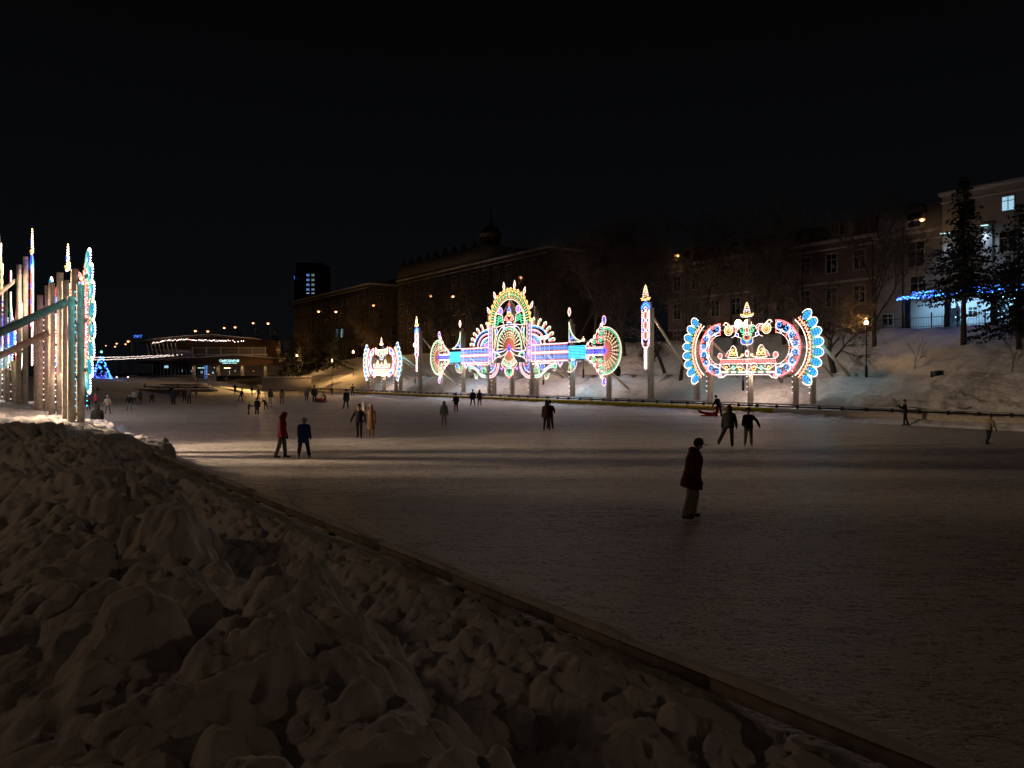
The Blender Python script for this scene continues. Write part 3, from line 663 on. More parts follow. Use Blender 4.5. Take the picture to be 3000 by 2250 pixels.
    for k in range(9):
        z0 = 5.1+.5*k
        d.line([(4.06, z0+.25), (4.3, z0), (4.06, z0-.25), (3.82, z0), (4.06, z0+.25)], 'white', None, sp=.2); d.dots([(4.06, z0)], 'blue', r=.08); d.dots([(3.75, z0+.25), (3.76, z0+.25)], 'pink'); d.dots([(4.37, z0+.25), (4.38, z0+.25)], 'blue')
    d.build('column', t)
    d = Deco(2, .038)
    d.fill([(3.62, 5.45), (4.5, 5.45), (4.5, 6.6), (3.62, 6.6)], 'violet', -.10); d.line(arc(4.06, 6.02, .26, 0, 360, .33), 'white', 'pink', .12, sp=.12); d.dots([(4.06, 6.02)], 'pink', r=.1); d.build('medallion', t)
    # side domes
    d = Deco(2, .038); C = (4.6, 6.9)
    for r_, c, rp in ((2.5, 'white', 'red'), (2.3, 'pink', 'pink'), (1.75, 'white', 'warm'), (1.6, 'pink', 'pink'), (.9, 'white', 'violet')): d.line(arc(*C, r_, 0, 92, r_*.68, 24), c, rp, .05, sp=sp)
    d.rope(arc(*C, 2.4, 0, 90, 1.62, 24), 'red', .12)
    for a in (20, 42, 66):
        c = (C[0]+1.32*math.cos(R(a)), C[1]+.95*math.sin(R(a))); d.line(arc(*c, .16, 0, 345), 'cyan', 'blue', .09, sp=.12)
    for a in (15, 38, 62): d.line([(C[0]+r_*math.cos(R(a)), C[1]+r_*.68*math.sin(R(a))) for r_ in (.15, .8)], 'red', 'violet', .12, sp=.14)
    d.line(arc(*C, 3.2, 8, 92, 2.05, 26), 'cyan', 'blue', .16, sp=sp); d.line(arc(*C, 3.35, 4, 92, 2.2, 26), 'white', None, sp=sp)
    # lower quarter
    C = (4.3, 4.75)
    for r_, c, rp in ((2.15, 'white', 'pink'), (1.98, 'pink', 'red'), (1.8, 'white', None), (1.3, 'white', 'violet')): d.line(arc(*C, r_, 180, 268, r_*.83, 24), c, rp, .05, sp=sp)
    d.line(arc(C[0]-.85, C[1]-.7, .22, 0, 345), 'blue', 'blue', .1); d.line([(C[0]-.2, C[1]-.1), (C[0]-.5, C[1]-.8)], 'cyan', 'blue', .12); d.line([(C[0]-.9, C[1]-.15), (C[0]-.3, C[1]-.3)], 'red', 'violet', .1)
    d.build('dome', t)
    # green curls round the dome
    d = Deco(2, .038)
    for k, a in enumerate((86, 68, 52, 37, 22, 8)):
        c = (4.6+3.95*math.cos(R(a)), 6.9+2.75*math.sin(R(a))); b = a*.75-12; sc = .62
        ol = [(-1.15, -.25), (-.5, .38), (.25, .5), (.62, .22), (.6, -.12), (.35, -.22)]
        ol = [(c[0]+x*sc, c[1]+z*sc) for x, z in ol]; d.line(rot(bez(ol[0], ol[1], ol[2], ol[3], 14)+bez(ol[3], ol[4], ol[5], n=6), c, b), 'white', 'warm', .05, sp=.18)
        il = [(c[0]+x*sc, c[1]+z*sc) for x, z in ((-.9, -.25), (-.3, .2), (.2, .32), (.42, .1), (.3, -.05))]; d.rope(rot(bez(*il[:4], 10)+[il[4]], c, b), 'green', .15); d.dots(rot(bez(*il[:4], 10), c, b), 'green', .15)
        d.line(rot([(c[0]-.5*sc, c[1]-.35*sc), (c[0]+.0*sc, c[1]-.1*sc)], c, b), 'red', 'red', .16)
    d.build('curl', t)
    # long patterned bars
    d = Deco(2, .036)
    for z0, z1 in ((5.92, 6.82), (4.9, 5.82)):
        for z in (z0, z1): d.line([(4.6, z), (11.1, z)], 'white', 'pink', .035, sp=.15)
        zm = (z0+z1)/2; n = 15
        for k in range(n):
            x = 4.85+(6.1/(n-1))*k
            d.dots(arc(x, zm, .17, 0, 330, .2, n=8), 'blue' if k % 2 == 0 else 'cyan', .13); d.dots([(x, zm)], 'white')
            for s in (-1, 1):
                d.dots([(x-.2, zm+s*.4), (x, zm+s*.24), (x+.2, zm+s*.4)], 'white' if k % 2 else 'pink', .2); d.dots([(x-.1, zm+s*.36), (x+.1, zm+s*.36)], 'red', .2)
    d.build('pattern_bar', t)
    d = Deco(2, .05)
    for k, z in enumerate(np.linspace(5.12, 6.42, 9)): d.line([(11.3, z), (14.05, z)], 'cyan', 'cyan' if k % 2 else 'teal', .09, sp=.2)
    d.rope([(11.3, 5.77), (14.05, 5.77)], 'blue', .9, -.01); d.build('blue_cylinder', t)
    d = Deco(2, .036)
    for z in (5.35, 6.22): d.line([(14.15, z), (16.9, z)], 'white', 'red', .04, sp=.14)
    for k in range(6):
        x = 14.4+.45*k; d.dots(arc(x, 5.78, .18, 0, 330, .2, n=8), 'blue', .13); d.dots([(x, 5.78)], 'pink')
        for s in (-1, 1): d.dots([(x-.2, 5.78+s*.34), (x, 5.78+s*.24), (x+.2, 5.78+s*.34)], 'white', .14)
    d.build('short_bar', t)
    # end fans
    d = Deco(2, .038); C = (17.05, 5.8)
    for a in np.linspace(-84, 84, 13):
        ca, sa = math.cos(R(a)), math.sin(R(a))
        for r0, r1, c, w_ in ((.35, .75, 'red', .09), (.75, 1.25, 'orange', .09), (1.25, 2.0, 'yellow', .075)): d.rope([(C[0]+r_*ca, C[1]+r_*sa) for r_ in (r0, r1)], c, w_)
        for da in (-2.6, 2.6): d.dots([(C[0]+r_*math.cos(R(a+da)), C[1]+r_*math.sin(R(a+da))) for r_ in (1.2, 2.1)], 'white' if da > 0 else 'warm', .24, .03)
    d.line(arc(*C, 2.27, -90, 90, n=44), 'green', 'green', .1, sp=sp); d.line(arc(*C, 2.44, -91, 91, n=44), 'white', 'warm', .05, sp=.18)
    d.line([(17.0, 3.4), (17.0, 8.2)], 'white', None, sp=.15); d.fill([(16.9, 5.35), (17.1, 5.3), (17.5, 5.8), (17.1, 6.3), (16.9, 6.25)], 'violet', -.12); d.fill([(16.95, 5.5), (17.35, 5.8), (16.95, 6.1)], 'blue', -.15)
    d.build('end_fan', t)
    d = Deco(2, .038)
    for s in (-1, 1):
        zc = 5.8
        ol = [(14.15, zc+s*.55), (14.6, zc+s*.95), (15.2, zc+s*1.25), (15.7, zc+s*1.75), (16.2, zc+s*2.35), (16.75, zc+s*3.0)]
        d.line(ol, 'white', 'red', .05, sp=.18)
        for i in range(5):
            a_, b_ = ol[i], ol[i+1]; m_ = ((a_[0]+b_[0])/2, (a_[1]+b_[1])/2)
            d.line(spiral(m_[0]+.12, m_[1]+s*.02, .22, .08, 200, -60, 8), 'white', None, sp=.11); d.line([(m_[0]+.1, m_[1]-s*.1), (m_[0]+.35, m_[1]-s*.22)], 'red', 'red', .15)
        for c, r_ in (((15.45, zc+s*.92), .3), ((16.45, zc+s*1.1), .24), ((16.5, zc+s*1.75), .26), ((16.75, zc+s*2.3), .18)):
            d.line(spiral(*c, r_, .06, 0, 420), 'green', 'green', .09, sp=.18); d.line(arc(*c, r_+.1, 90, 300), 'white', None, sp=.2)
        for c in ((15.95, zc+s*.95), (16.0, zc+s*1.45), (16.78, zc+s*1.42)): d.line(arc(*c, .13, 0, 345), 'red', 'red', .1, sp=.14)
        c = (16.95, zc+s*3.15); d.line(arc(*c, .28, 0, 345, .45), 'white', 'red', .05, sp=.18); d.line(arc(*c, .14, 0, 345, .24), 'blue', 'blue', .12); d.line([(16.5, zc+s*2.7), (16.8, zc+s*2.95)], 'red', 'red', .16)
    d.build('wing_ornament', t)
    d = Deco(2, .036)
    d.line([(11.35, 6.95), (11.35, 9.1)], 'white', 'green', .05, sp=.14); d.line(bez((11.35, 9.1), (11.6, 7.3), (13.4, 6.95), n=20), 'white', 'warm', .06, sp=.18)
    d.line(bez((11.45, 8.6), (11.7, 7.25), (13.1, 6.85), n=18), 'green', 'green', .09, sp=sp); d.line([(11.4, 6.9), (13.3, 6.86)], 'white', sp=sp)
    for k in range(4): d.line([(11.5, 7.0+.1*k), (11.75+.12*k, 7.55-.1*k)], 'blue', 'violet', .09, sp=.14)
    for k in range(5):
        a = -100+22*k; d.line([(11.45+r_*math.cos(R(a)), 4.85+r_*math.sin(R(a))) for r_ in (.35, 1.0)], ('green', 'yellow', 'green', 'cyan', 'blue')[k], ('green', 'yellow', 'teal', 'cyan', 'blue')[k], .14, sp=.14)
    d.line(arc(11.45, 4.85, 1.2, -108, -8), 'white', 'pink', .06, sp=.18); d.build('side_wing', t)
    # scrolls beneath the bars
    d = Deco(2, .038)
    for w_, c, rp, off in ((.0, 'green', 'green', 0), (0, 'white', None, -.15), (0, 'white', None, .13)):
        d.line(shift(bez((8.6, 4.35), (7.0, 4.4), (6.8, 3.0), (5.2, 3.2), 22), 0, off), c, rp, .15 if rp else .04, sp=.14)
    d.line(spiral(5.5, 3.85, .55, .1, -90, 300), 'green', 'green', .12, sp=.14); d.line(spiral(5.5, 3.85, .68, .5, -60, 200), 'white', None, sp=.2)
    d.line(spiral(8.8, 4.25, .34, .07, 160, -260), 'green', 'green', .1, sp=.18); d.line(arc(8.8, 4.25, .44, -120, 120), 'white', None, sp=.2)
    d.line(bez((7.4, 3.5), (7.7, 3.0), (7.3, 2.95), n=8), 'green', 'green', .12); d.line([(7.05, 3.3), (7.2, 2.85), (7.6, 2.95), (7.85, 3.5)], 'white', 'warm', .04, sp=.18)
    d.line(spiral(6.6, 4.35, .3, .06, 0, 420), 'blue', 'blue', .12, sp=.12); d.line(arc(6.6, 4.35, .42, 150, 400), 'white', None, sp=.2); d.line(bez((6.1, 4.3), (6.7, 3.7), (7.4, 4.2), n=10), 'blue', 'blue', .09, sp=sp)
    d.line(bez((4.7, 4.6), (7.0, 4.75), (9.2, 4.6), n=24), 'white', 'red', .05, sp=sp); d.line([(9.5, 4.7), (9.8, 4.35), (10.1, 4.7)], 'violet', 'violet', .14); d.line([(9.35, 4.75), (9.8, 4.2), (10.3, 4.75)], 'white', sp=.14)
    d.build('scroll', t)
    d = Deco(True, .036)
    d.line(spiral(.45, 3.75, .34, .07, 90, -260), 'green', 'green', .1, sp=.18); d.line(arc(.45, 3.75, .45, -80, 120), 'white', None, sp=.18); d.line(spiral(.25, 3.35, .2, .05, 60, 330, 10), 'green', 'green', .1)
    d.line([(0, 2.95), (.5, 3.2), (.85, 3.5), (1.0, 4.0), (.7, 4.25)], 'red', 'red', .1, sp=.18); d.line([(0, 3.05), (.6, 3.4), (.85, 3.95)], 'white', None, sp=.2); d.line(arc(0, 4.25, .15, 0, 345), 'green', 'teal', .1)
    d.line([(1.4, 4.25), (1.6, 3.95), (1.85, 4.25), (1.6, 4.1)], 'violet', 'violet', .1); d.line(bez((1.0, 4.15), (1.6, 4.5), (1.7, 4.75), n=8), 'white', 'orange', .06, sp=.18); d.build('pendant', t)
    d = Deco(False, .038)
    for x in (-11.3, -3.9, 3.9, 11.4): d.dots([(x, 1.6), (x, 4.7)], 'white', .5); d.rope([(x, 1.6), (x, 4.7)], '', .02, -.09, 'metal_black')
    d.build('feed_string', t)
    for s_ in (-1, 1):
        added_strip(t, (s_*4.7, -.12, 4.84), (s_*11, -.12, 4.84), 150, (1, .80, .72)); added_strip(t, (s_*4.7, .12, 4.84), (s_*11, .12, 4.84), 130, (1, .8, .68), True)
        added_strip(t, (s_*11.3, -.12, 5.05), (s_*14, -.12, 5.05), 60, (.35, .8, 1)); added_strip(t, (s_*11.3, .12, 5.05), (s_*14, .12, 5.05), 60, (.35, .8, 1), True)
        added_strip(t, (s_*14.2, -.12, 5.3), (s_*16.9, -.12, 5.3), 60, (1, .62, .42)); added_strip(t, (s_*14.2, .12, 5.3), (s_*16.9, .12, 5.3), 50, (1, .7, .4), True)
    added_strip(t, (-3.4, -.12, 4.84), (3.4, -.12, 4.84), 90, (1, .8, .6)); added_strip(t, (-3.4, .12, 4.84), (3.4, .12, 4.84), 70, (1, .7, .5), True)
    return t

def panel_base(px, s=64): Y = lineY(px, s); return Vector(((px-1500)*Y/F, Y, 0))
G1 = 'illuminated ornamental frames along the rink'
ov = oval_panel(panel_base(2190), ROT_FAR, 5.9, .56); tag_panel(ov, 'light display of scalloped oval wreath, nearer one at the right behind the barrier', G1)
ov2 = copy_tree(ov); ov2.location = panel_base(1119); tag(ov2, label='small distant oval wreath light display left of the thin light spire')
sp1 = spire(panel_base(1893), ROT_FAR, 6.0, .95); tag_panel(sp1, 'tall light spire with blue cap between central arch display and right oval wreath', G1)
sp2 = copy_tree(sp1); sp2.location = panel_base(1222); tag(sp2, label='distant thin light spire between small oval wreath and central arch display')
ce = central_panel(panel_base(1493), ROT_FAR, 5.6, .62); tag_panel(ce, 'wide central light display with glowing arch, fan shell and end fans', G1)
lo = oval_panel((-20.8, 35, 0), ROT_LEFT, 10.5, .55); 
for x_, c_ in ((-5.75, 'cyan'), (-4.25, 'yellow'), (0, 'white'), (4.3, 'warm'), (5.8, 'cyan')):
    for y_, zt in ((.40, 6.6), (-.02, 7.2)):
        d_ = Deco(False, .03); d_.dots([(x_+(.14 if x_ < 5 else -.14), 2.0), (x_+(.14 if x_ < 5 else -.14), zt)], c_, .26 if y_ > 0 else .2, y=y_); d_.rope([(x_+(.14 if x_ < 5 else -.14), 2.0), (x_+(.14 if x_ < 5 else -.14), zt)], '', .015, y_-.01, 'metal_black'); d_.build('post_string', lo)
tag_panel(lo, 'edge-on oval light display on pale posts, rightmost on the left bank', G1)
ls = copy_tree(sp1); ls.location = (-28.6, 44.6, 0); ls.rotation_euler.z = ROT_LEFT; tag(ls, label='tallest spire at left edge on snow bank, seen edge-on with blue cap')
lc = copy_tree(ce); lc.location = (-42.4, 61.8, 0); lc.rotation_euler.z = ROT_LEFT
for root, f_ in ((lo, .45), (ls, 1.2), (lc, 1.4)):
    for ch in root.children:
        if ch.type == 'LIGHT':
            ch.data = ch.data.copy(); back = (ch.matrix_local.to_3x3() @ Vector((0, 0, -1))).y > 0
            ch.data.energy *= (.3 if back else f_)*((3.2 if back else .5) if ch.data.color[0] < .5 else 1)
tag(lc, label='wide light display seen edge-on at the far left photo edge, green and yellow fan')

# ------------------------------------------------------------------ lamps
def point(name, loc, power, col, parent, r=.15, spot=None):
    l = bpy.data.lights.new(name, 'SPOT' if spot else 'POINT'); l.energy = power; l.color = col; l.shadow_soft_size = r
    if spot: l.spot_size = R(spot); l.spot_blend = .6
    o = bpy.data.objects.new(name, l); link(o, parent); o.location = loc; return o
SOD = (1, .52, .17)
def street_lamp(x, y, zg, h, power, label, arm=1.6, armdir=(0, -1), lens=.2, double=False, group='tall sodium street lamps'):
    t = empty('street_lamp', (x, y, zg), 0, label=label, cat='street lamp', group=group)
    p = MB(); p.tube((0, 0, -.3), (0, 0, h-.4), .11, .06, 'metal_black'); p.build('pole', t)
    a = MB(); a.tube((0, 0, h-.4), (armdir[0]*arm*.5, armdir[1]*arm*.5, h+.05), .05, .05, 'metal_grey'); a.tube((armdir[0]*arm*.5, armdir[1]*arm*.5, h+.05), (armdir[0]*arm, armdir[1]*arm, h+.1), .05, .05, 'metal_grey')
    if double: a.tube((0, 0, h-.4), (-armdir[0]*arm*.8, -armdir[1]*arm*.8, h+.1), .05, .05, 'metal_grey')
    a.build('arm', t)
    hx, hy = armdir[0]*(arm+.3), armdir[1]*(arm+.3)
    hd = MB(); hd.ball((hx, hy, h+.16), .32, 'metal_grey', 10, .3); hh = hd.build('lamp_head', t)
    if double: h2 = MB(); h2.ball((-hx*.85, -hy*.85, h+.16), .32, 'metal_grey', 10, .3); h2.build('lamp_head', t)
    ln = MB(); ln.ball((hx, hy-lens*1.1, h-.02), lens, 'sodium', 10, .8); ln.build('lens', hh)
    gl = MB(); gl.ball((hx+armdir[0]*.1, hy+armdir[1]*.1-.0, h+.05), lens*1.7, 'sodium_glow', 10, .55); gl.build('orange_fringe', hh)  # glowing shell added as the orange fringe of light round the lens
    if power: point('lamp_light', (hx, hy, h-.35), power, SOD, t, .2)
    return t
def park_lamp(x, y, zg, h, power, label, double=False, col=SOD, gm='globe', axis=(1, 0), r=.17):
    t = empty('park_lamp', (x, y, zg), 0, label=label, cat='park lamp', group='park lamps along the snowy ledge')
    p = MB(); p.lathe([(.11, -.3), (.11, .9), (.07, .95), (.045, 1.1), (.04, h-.1), (0, h-.1)], 'metal_black', 10)
    p.build('pole', t)
    for s in ((-1, 1) if double else (0,)):
        cx_, cy_ = s*.42*axis[0], s*.42*axis[1]
        f = MB(); f.lathe([(.03, h-.25), (.10, h-.18), (.12, h-.12)], 'metal_black', 10, (cx_, cy_)); f.lathe([(.19, h+.22), (.15, h+.32), (0, h+.42)], 'metal_black', 10, (cx_, cy_))
        if s: f.tube((0, 0, h-.5), (cx_, cy_, h-.25), .03, .03, 'metal_black')
        f = f.build('lantern', t); g_ = MB(); g_.ball((cx_, cy_, h+.04), r, gm, 10, 1.1); g_.build('globe', f)
        if power: point('lamp_light', (cx_, cy_-.0, h+.55), power, col, t, .12); 
    return t
def on_line(px, s): Y = lineY(px, s); x = (px-1500)*Y/F; u, q = toUQ(x, Y); return x, Y, gh(u, q)
desc = {2645: 'double-armed street mast with one lit head before the white house', 2010: 'street lamp glowing orange above the bare trees, left of pink house',
        1550: 'small orange street lamp just above the arch of the central display', 1350: 'street lamp, right one of the pair left of the central arch', 1285: 'street lamp, left one of the pair left of the central arch',
        1115: 'bright street lamp in front of the long corner house gable', 1003: 'street lamp above the glowing tree by the corner house', 952: 'street lamp left of the glowing tree by the corner house'}
for px, py in ((2645, 652), (2010, 753), (1550, 816), (1350, 871), (1285, 869), (1115, 896), (1003, 915), (952, 914)):
    x, y, zg = on_line(px, 88); zl = HC+(HY-py)*y/F; 
    street_lamp(x+(-.0), y, zg, max(6, zl-zg), {2645: 22, 2010: 60, 1115: 60, 1003: 60, 952: 40, 1550: 90}.get(px, 30), desc[px], 1.3, (-.8165, -.5773) if px != 2645 else (.7, -.7), .17 if px > 1900 else .24, px == 2645)
far_l = {581: 'above the pavilion roof peak, left one', 617: 'above the pavilion roof peak, right one', 664: 'right of the roof peak lamps, dimmer left one', 696: 'right of the roof peak lamps, dimmer right one',
         748: 'above snowy firs, left one of two', 792: 'above snowy firs, right one of two', 386: 'brightest at the left end of the pavilion roof', 352: 'dim, between blue tree and pavilion roof', 378: 'small, just below the brightest left one', 320: 'tiny, above the blue christmas tree', 347: 'lower one between blue tree and pavilion'}
for px, py in ((581, 971), (617, 972), (664, 962), (696, 960), (748, 948), (792, 949), (386, 1001), (352, 1007), (378, 1009), (320, 1013), (347, 1016)):
    Y = 205+(px % 7)*4; x = (px-1500)*Y/F; zl = HC+(HY-py)*Y/F
    street_lamp(x, Y, 2, zl-2, 150 if px in (581, 748, 792, 386) else 0, 'distant street lamp '+far_l[px], 1.4, (0, -1), {320: .13, 378: .18, 352: .2, 347: .18}.get(px, .26), group='distant street lamps beyond the pavilion')
x, y, zg = on_line(2538, 71); park_lamp(x, y, zg, 4.4, 240, 'park lamp with orange lantern above its glowing pool of snow, right side')
x, y, zg = on_line(1709, 71); park_lamp(x, y, zg, 4.4, 170, 'park lamp with single lantern seen above the blue cylinder bar')
x, y, zg = on_line(1035, 71); park_lamp(x, y, zg, 4.7, 900, 'park lamp by the steps left of the small oval display', r=.22)
x, y, zg = on_line(870, 70); park_lamp(x, y, zg, 4.9, 900, 'park lamp with reddish lantern among the firs at left', gm='sodium', r=.22)
x, y, zg = on_line(973, 66); park_lamp(x, y, zg, 5.0, 1500, 'park lamp post standing lowest on the yellow lit snow slope', gm='sodium', r=.12)
WRM = (1, .70, .42)
x, y, zg = on_line(1216, 68); park_lamp(x, y, zg, 6.2, 240, 'park lamp glowing beside the distant thin light spire', False, WRM, r=.3)
x, y, zg = on_line(1592, 68); park_lamp(x, y, zg, 6.0, 150, 'double park lamp shining through the right dome of the central display', True, WRM, axis=(DX, DY), r=.22)
x, y, zg = on_line(2177, 68); park_lamp(x, y, zg, 6.0, 190, 'double park lamp glaring below the finial of the right oval display', True, WRM, axis=(.8, -.6), r=.36)
# a ledge lamp outside the picture, then unseen lamps added to light the foreground
x, y = UQ(-9, 58.3)[:2]; park_lamp(x, y, 3.2, 4.4, 50, 'park lamp beyond the right edge of the photo beside the rink')
for x, y, p_, lb in ((-16, 4, 300, 'on the left'), (24, -2, 420, 'on the right'), (-2, -9, 14, 'in the middle')):
    t = street_lamp(x, y, .8, 9, p_, 'added lamp lighting the foreground, unseen behind the viewer '+lb, 1.3, (0, .9))
    for ch in t.children:
        if ch.type == 'LIGHT': ch.data.shadow_soft_size = .5; ch.data.color = (1, .64, .38)

t = empty('floodlight_mast', (-28.7, 31.3, .8), 0, label='floodlight mast beyond the left edge of the photo aimed at the ice', cat='floodlight')
m_ = MB(); m_.tube((0, 0, -.5), (0, 0, 6.2), .09, .07, 'metal_black'); m_.build('pole', t); m_ = MB(); m_.box(-.2, .0, -.25, .25, 6.0, 6.4, 'metal_black'); m_.box(.001, .02, -.2, .2, 6.05, 6.35, 'globe'); m_.build('lamp_head', t)
sl = point('flood_light', (.12, 0, 6.2), 30000, (1, .70, .45), t, .5, 55); sl.data.spot_blend = 1; sl.rotation_euler = (Vector((27, 1.5, -6.4))).to_track_quat('-Z', 'Y').to_euler()
point('spill_light', (.3, 0, 6.3), 330, (1, .58, .24), t, .12)

# ------------------------------------------------------------------ buildings
def window_mesh(w, h, kind='glass_dark', cross=True):
    f = MB(); f.box(-w/2-.12, w/2+.12, -.06, .0, -h/2-.14, -h/2-.04, 'trim'); f.box(-w/2-.1, w/2+.1, -.05, 0, h/2+.04, h/2+.16, 'trim')
    for s in (-1, 1): f.box(s*(w/2+.06)-.06, s*(w/2+.06)+.06, -.04, 0, -h/2-.04, h/2+.04, 'trim')
    if cross: f.box(-.035, .035, -.045, -.02, -h/2, h/2, 'frame_white'); f.box(-w/2, w/2, -.043, -.02, h*.18, h*.18+.06, 'frame_white')
    p = MB(); p.box(-w/2, w/2, -.018, -.004, -h/2-.03, h/2+.03, kind); return f, p
WC = {}
def add_window(t, x, z, w=1.3, h=1.9, kind='glass_dark', y=0, rz=0):
    k = (w, h, kind)
    if k not in WC:
        f, p = window_mesh(w, h, kind); a = f.build('window', t); b = p.build('pane', a); WC[k] = (a.data, b.data)
    else:
        a = bpy.data.objects.new('window', WC[k][0]); link(a, t); b = bpy.data.objects.new('pane', WC[k][1]); link(b, a)
    a.location = (x, y, z); a.rotation_euler = (0, 0, rz); return a
def building(name, u0, u1, q0, depth, z0, z1, wall, label, roof=True, cornice=True):
    t = empty(name, UQ(u0, q0, 0), ROT_FAR, label=label, cat='building'); L = u1-u0
    w = MB(); w.box(0, L, 0, depth, z0-1, z1, wall); w.build('wall', t)
    if cornice:
        c = MB(); c.box(-.25, L+.25, -.35, depth+.3, z1+.003, z1+.35, 'trim'); c.box(-.1, L+.1, -.12, -.003, z1-.75, z1-.55, 'trim'); c.build('cornice', t)
    if roof:
        r = MB(); y0, y1, zt = -.3, depth+.3, z1+.353
        r.add([(-.2, y0, zt), (L+.2, y0, zt), (L+.2, y1, zt), (-.2, y1, zt), (.8, depth/2, zt+1.5), (L-.8, depth/2, zt+1.5)], [(0, 1, 5, 4), (1, 2, 5), (2, 3, 4, 5), (3, 0, 4), (3, 2, 1, 0)], 'roofing'); r.build('roof', t)
    return t, L
# corner house far left of the hill
t, L = building('corner_house', -217.7, -165, 75.1, 14, 5.5, 25.0, 'plaster_beige', 'beige corner house with drainpipes behind the firs and the glowing tree')
for i in range(15):
    for zr in (10.5, 14.2, 18.0, 21.8):
        kd = 'lit_window' if (i in (9, 10) and zr == 14.2) else 'glass_dark'
        add_window(t, 2+3.45*i, zr, 1.3, 2.0 if zr != 21.8 else 1.7, kd)
for q_ in (3, 6.5, 10):
    for zr in (10.5, 14.2, 18.0, 21.8): add_window(t, L, zr, 1.2, 1.9, 'lit_window_grey' if (q_ == 3 and zr in (14.2, 18.0)) and False else 'glass_dark', q_, PI/2)
for x_ in (16, 33, L-.4): p = MB(); p.tube((x_, -.15, 5), (x_, -.15, 24.4), .09, .09, 'metal_black'); p.build('drainpipe', t)
# grand house with turret
t, L = building('turret_house', -150, -96, 75.1, 16, 6.5, 24.0, 'plaster_beige', 'large old house with domed corner turret and spire above the bare trees')
b = MB(); b.box(0, 36, -.004, 15.9, 24.36, 27.2, 'plaster_beige'); b.build('attic', t)
for x_ in np.arange(1, 36, 3.6):
    b = MB(); b.box(x_, x_+.9, .3, 1.2, 27.21, 28.0, 'roofing'); b.lathe([(.34, 28.0), (.42, 28.3), (.15, 28.8), (0, 28.9)], 'roofing', 8, (x_+.45, .75)); b.build('roof_urn', t)
for i in range(14):
    for zr in (10, 13.8, 17.6, 21.4): add_window(t, 2+3.7*i, zr, 1.4, 2.2)
tu = MB(); C_ = (31.8, 3.5)
tu.lathe([(2.6, 24), (2.6, 27.2), (2.9, 27.25), (2.9, 27.6), (2.3, 27.65), (1.9, 27.7), (1.9, 29.6), (2.2, 29.65), (2.2, 29.9)], 'plaster_beige', 16, C_)
tw = tu.build('turret', t)
dm = MB(); dm.lathe([(2.2, 29.9), (1.9, 30.5), (1.2, 31.1), (.6, 31.4), (.4, 31.9), (.6, 32.1), (.22, 32.5), (.16, 33.2), (.3, 33.4), (.1, 33.8), (.04, 35.0), (0, 35)], 'roofing', 16, C_); dm.build('dome', tw)
for a in range(0, 360, 45):
    pl = MB(); ca, sa = math.cos(R(a)), math.sin(R(a)); pl.box(-.25, .25, -.05, .05, 28.0, 29.3, 'glass_dark'); w_ = pl.build('turret_window', tw); w_.location = (C_[0]+1.9*ca, C_[1]+1.9*sa, 0); w_.rotation_euler = (0, 0, R(a+90))
# pink house
t, L = building('pink_house', -70, -41.4, 75.1, 12, 7, 17.6, 'plaster_pink', 'long dark pink house with pale window surrounds behind bare trees', roof=False)
b = MB(); b.box(0.02, L-.02, -.02, -.004, 7, 9.2, 'dark_brick'); b.box(0, L, -.07, -.022, 9.2, 9.4, 'trim'); b.box(0, L, -.06, -.004, 13.2, 13.45, 'trim'); b.build('plinth', t)
b = MB(); b.add([(0, .1, 17.96), (L, .1, 17.96), (L, 1.6, 20.0), (0, 1.6, 20.0), (0, 11, 20.2), (L, 11, 20.2), (0, 12, 17.96), (L, 12, 17.96)], [(0, 1, 2, 3), (3, 2, 5, 4), (4, 5, 7, 6), (0, 3, 4, 6), (1, 7, 5, 2)], 'roofing'); rf = b.build('roof', t)
for x_ in (3, 8.5, 14, 19.5, 25): b = MB(); b.box(x_-.8, x_+.8, .25, 1.4, 18.2, 19.6, 'plaster_pink'); b.box(x_-.5, x_+.5, .22, .248, 18.4, 19.4, 'glass_dark'); b.build('dormer', rf)
for i in range(9):
    for zr, h_ in ((8.3, 1.5), (11.7, 1.9), (15.4, 1.9)): add_window(t, 1.6+3.15*i, zr, 1.15, h_)
for x_ in (10.4, 20.2, L-.3): p = MB(); p.tube((x_, -.14, 7), (x_, -.14, 17.4), .07, .07, 'metal_black'); p.build('drainpipe', t)
# white house with mansard
t, L = building('white_house', -41.35, -34.8, 75.1, 12, 7, 17.2, 'plaster_white', 'narrow pale house with snowy mansard and one arched dormer', roof=False)
b = MB(); b.add([(0, .05, 17.56), (L, .05, 17.56), (L, .9, 20.2), (0, .9, 20.2), (0, 11, 20.3), (L, 11, 20.3), (0, 12, 17.56), (L, 12, 17.56)], [(0, 1, 2, 3), (3, 2, 5, 4), (4, 5, 7, 6), (0, 3, 4, 6), (1, 7, 5, 2)], 'plaster_white'); rf = b.build('roof', t)
b = MB(); b.box(2.9, 4.7, .0, 1.2, 17.7, 19.5, 'trim'); b.box(3.2, 4.4, -.03, -.003, 17.9, 19.3, 'glass_dark'); b.lathe([(0, 0)], 'trim', 3) if False else None; b.tube((3.8, -.02, 19.4), (3.8, 1.2, 19.4), .95, .95, 'roofing', 16); b.box(3.2, 4.4, -.05, -.0305, 18.5, 18.6, 'frame_white'); b.build('dormer', rf)
add_window(t, 4.0, 15.2, 1.5, 2.3); add_window(t, 4.2, 11.9, 1.4, 2.1); add_window(t, 1.2, 8.9, .9, 1.0)
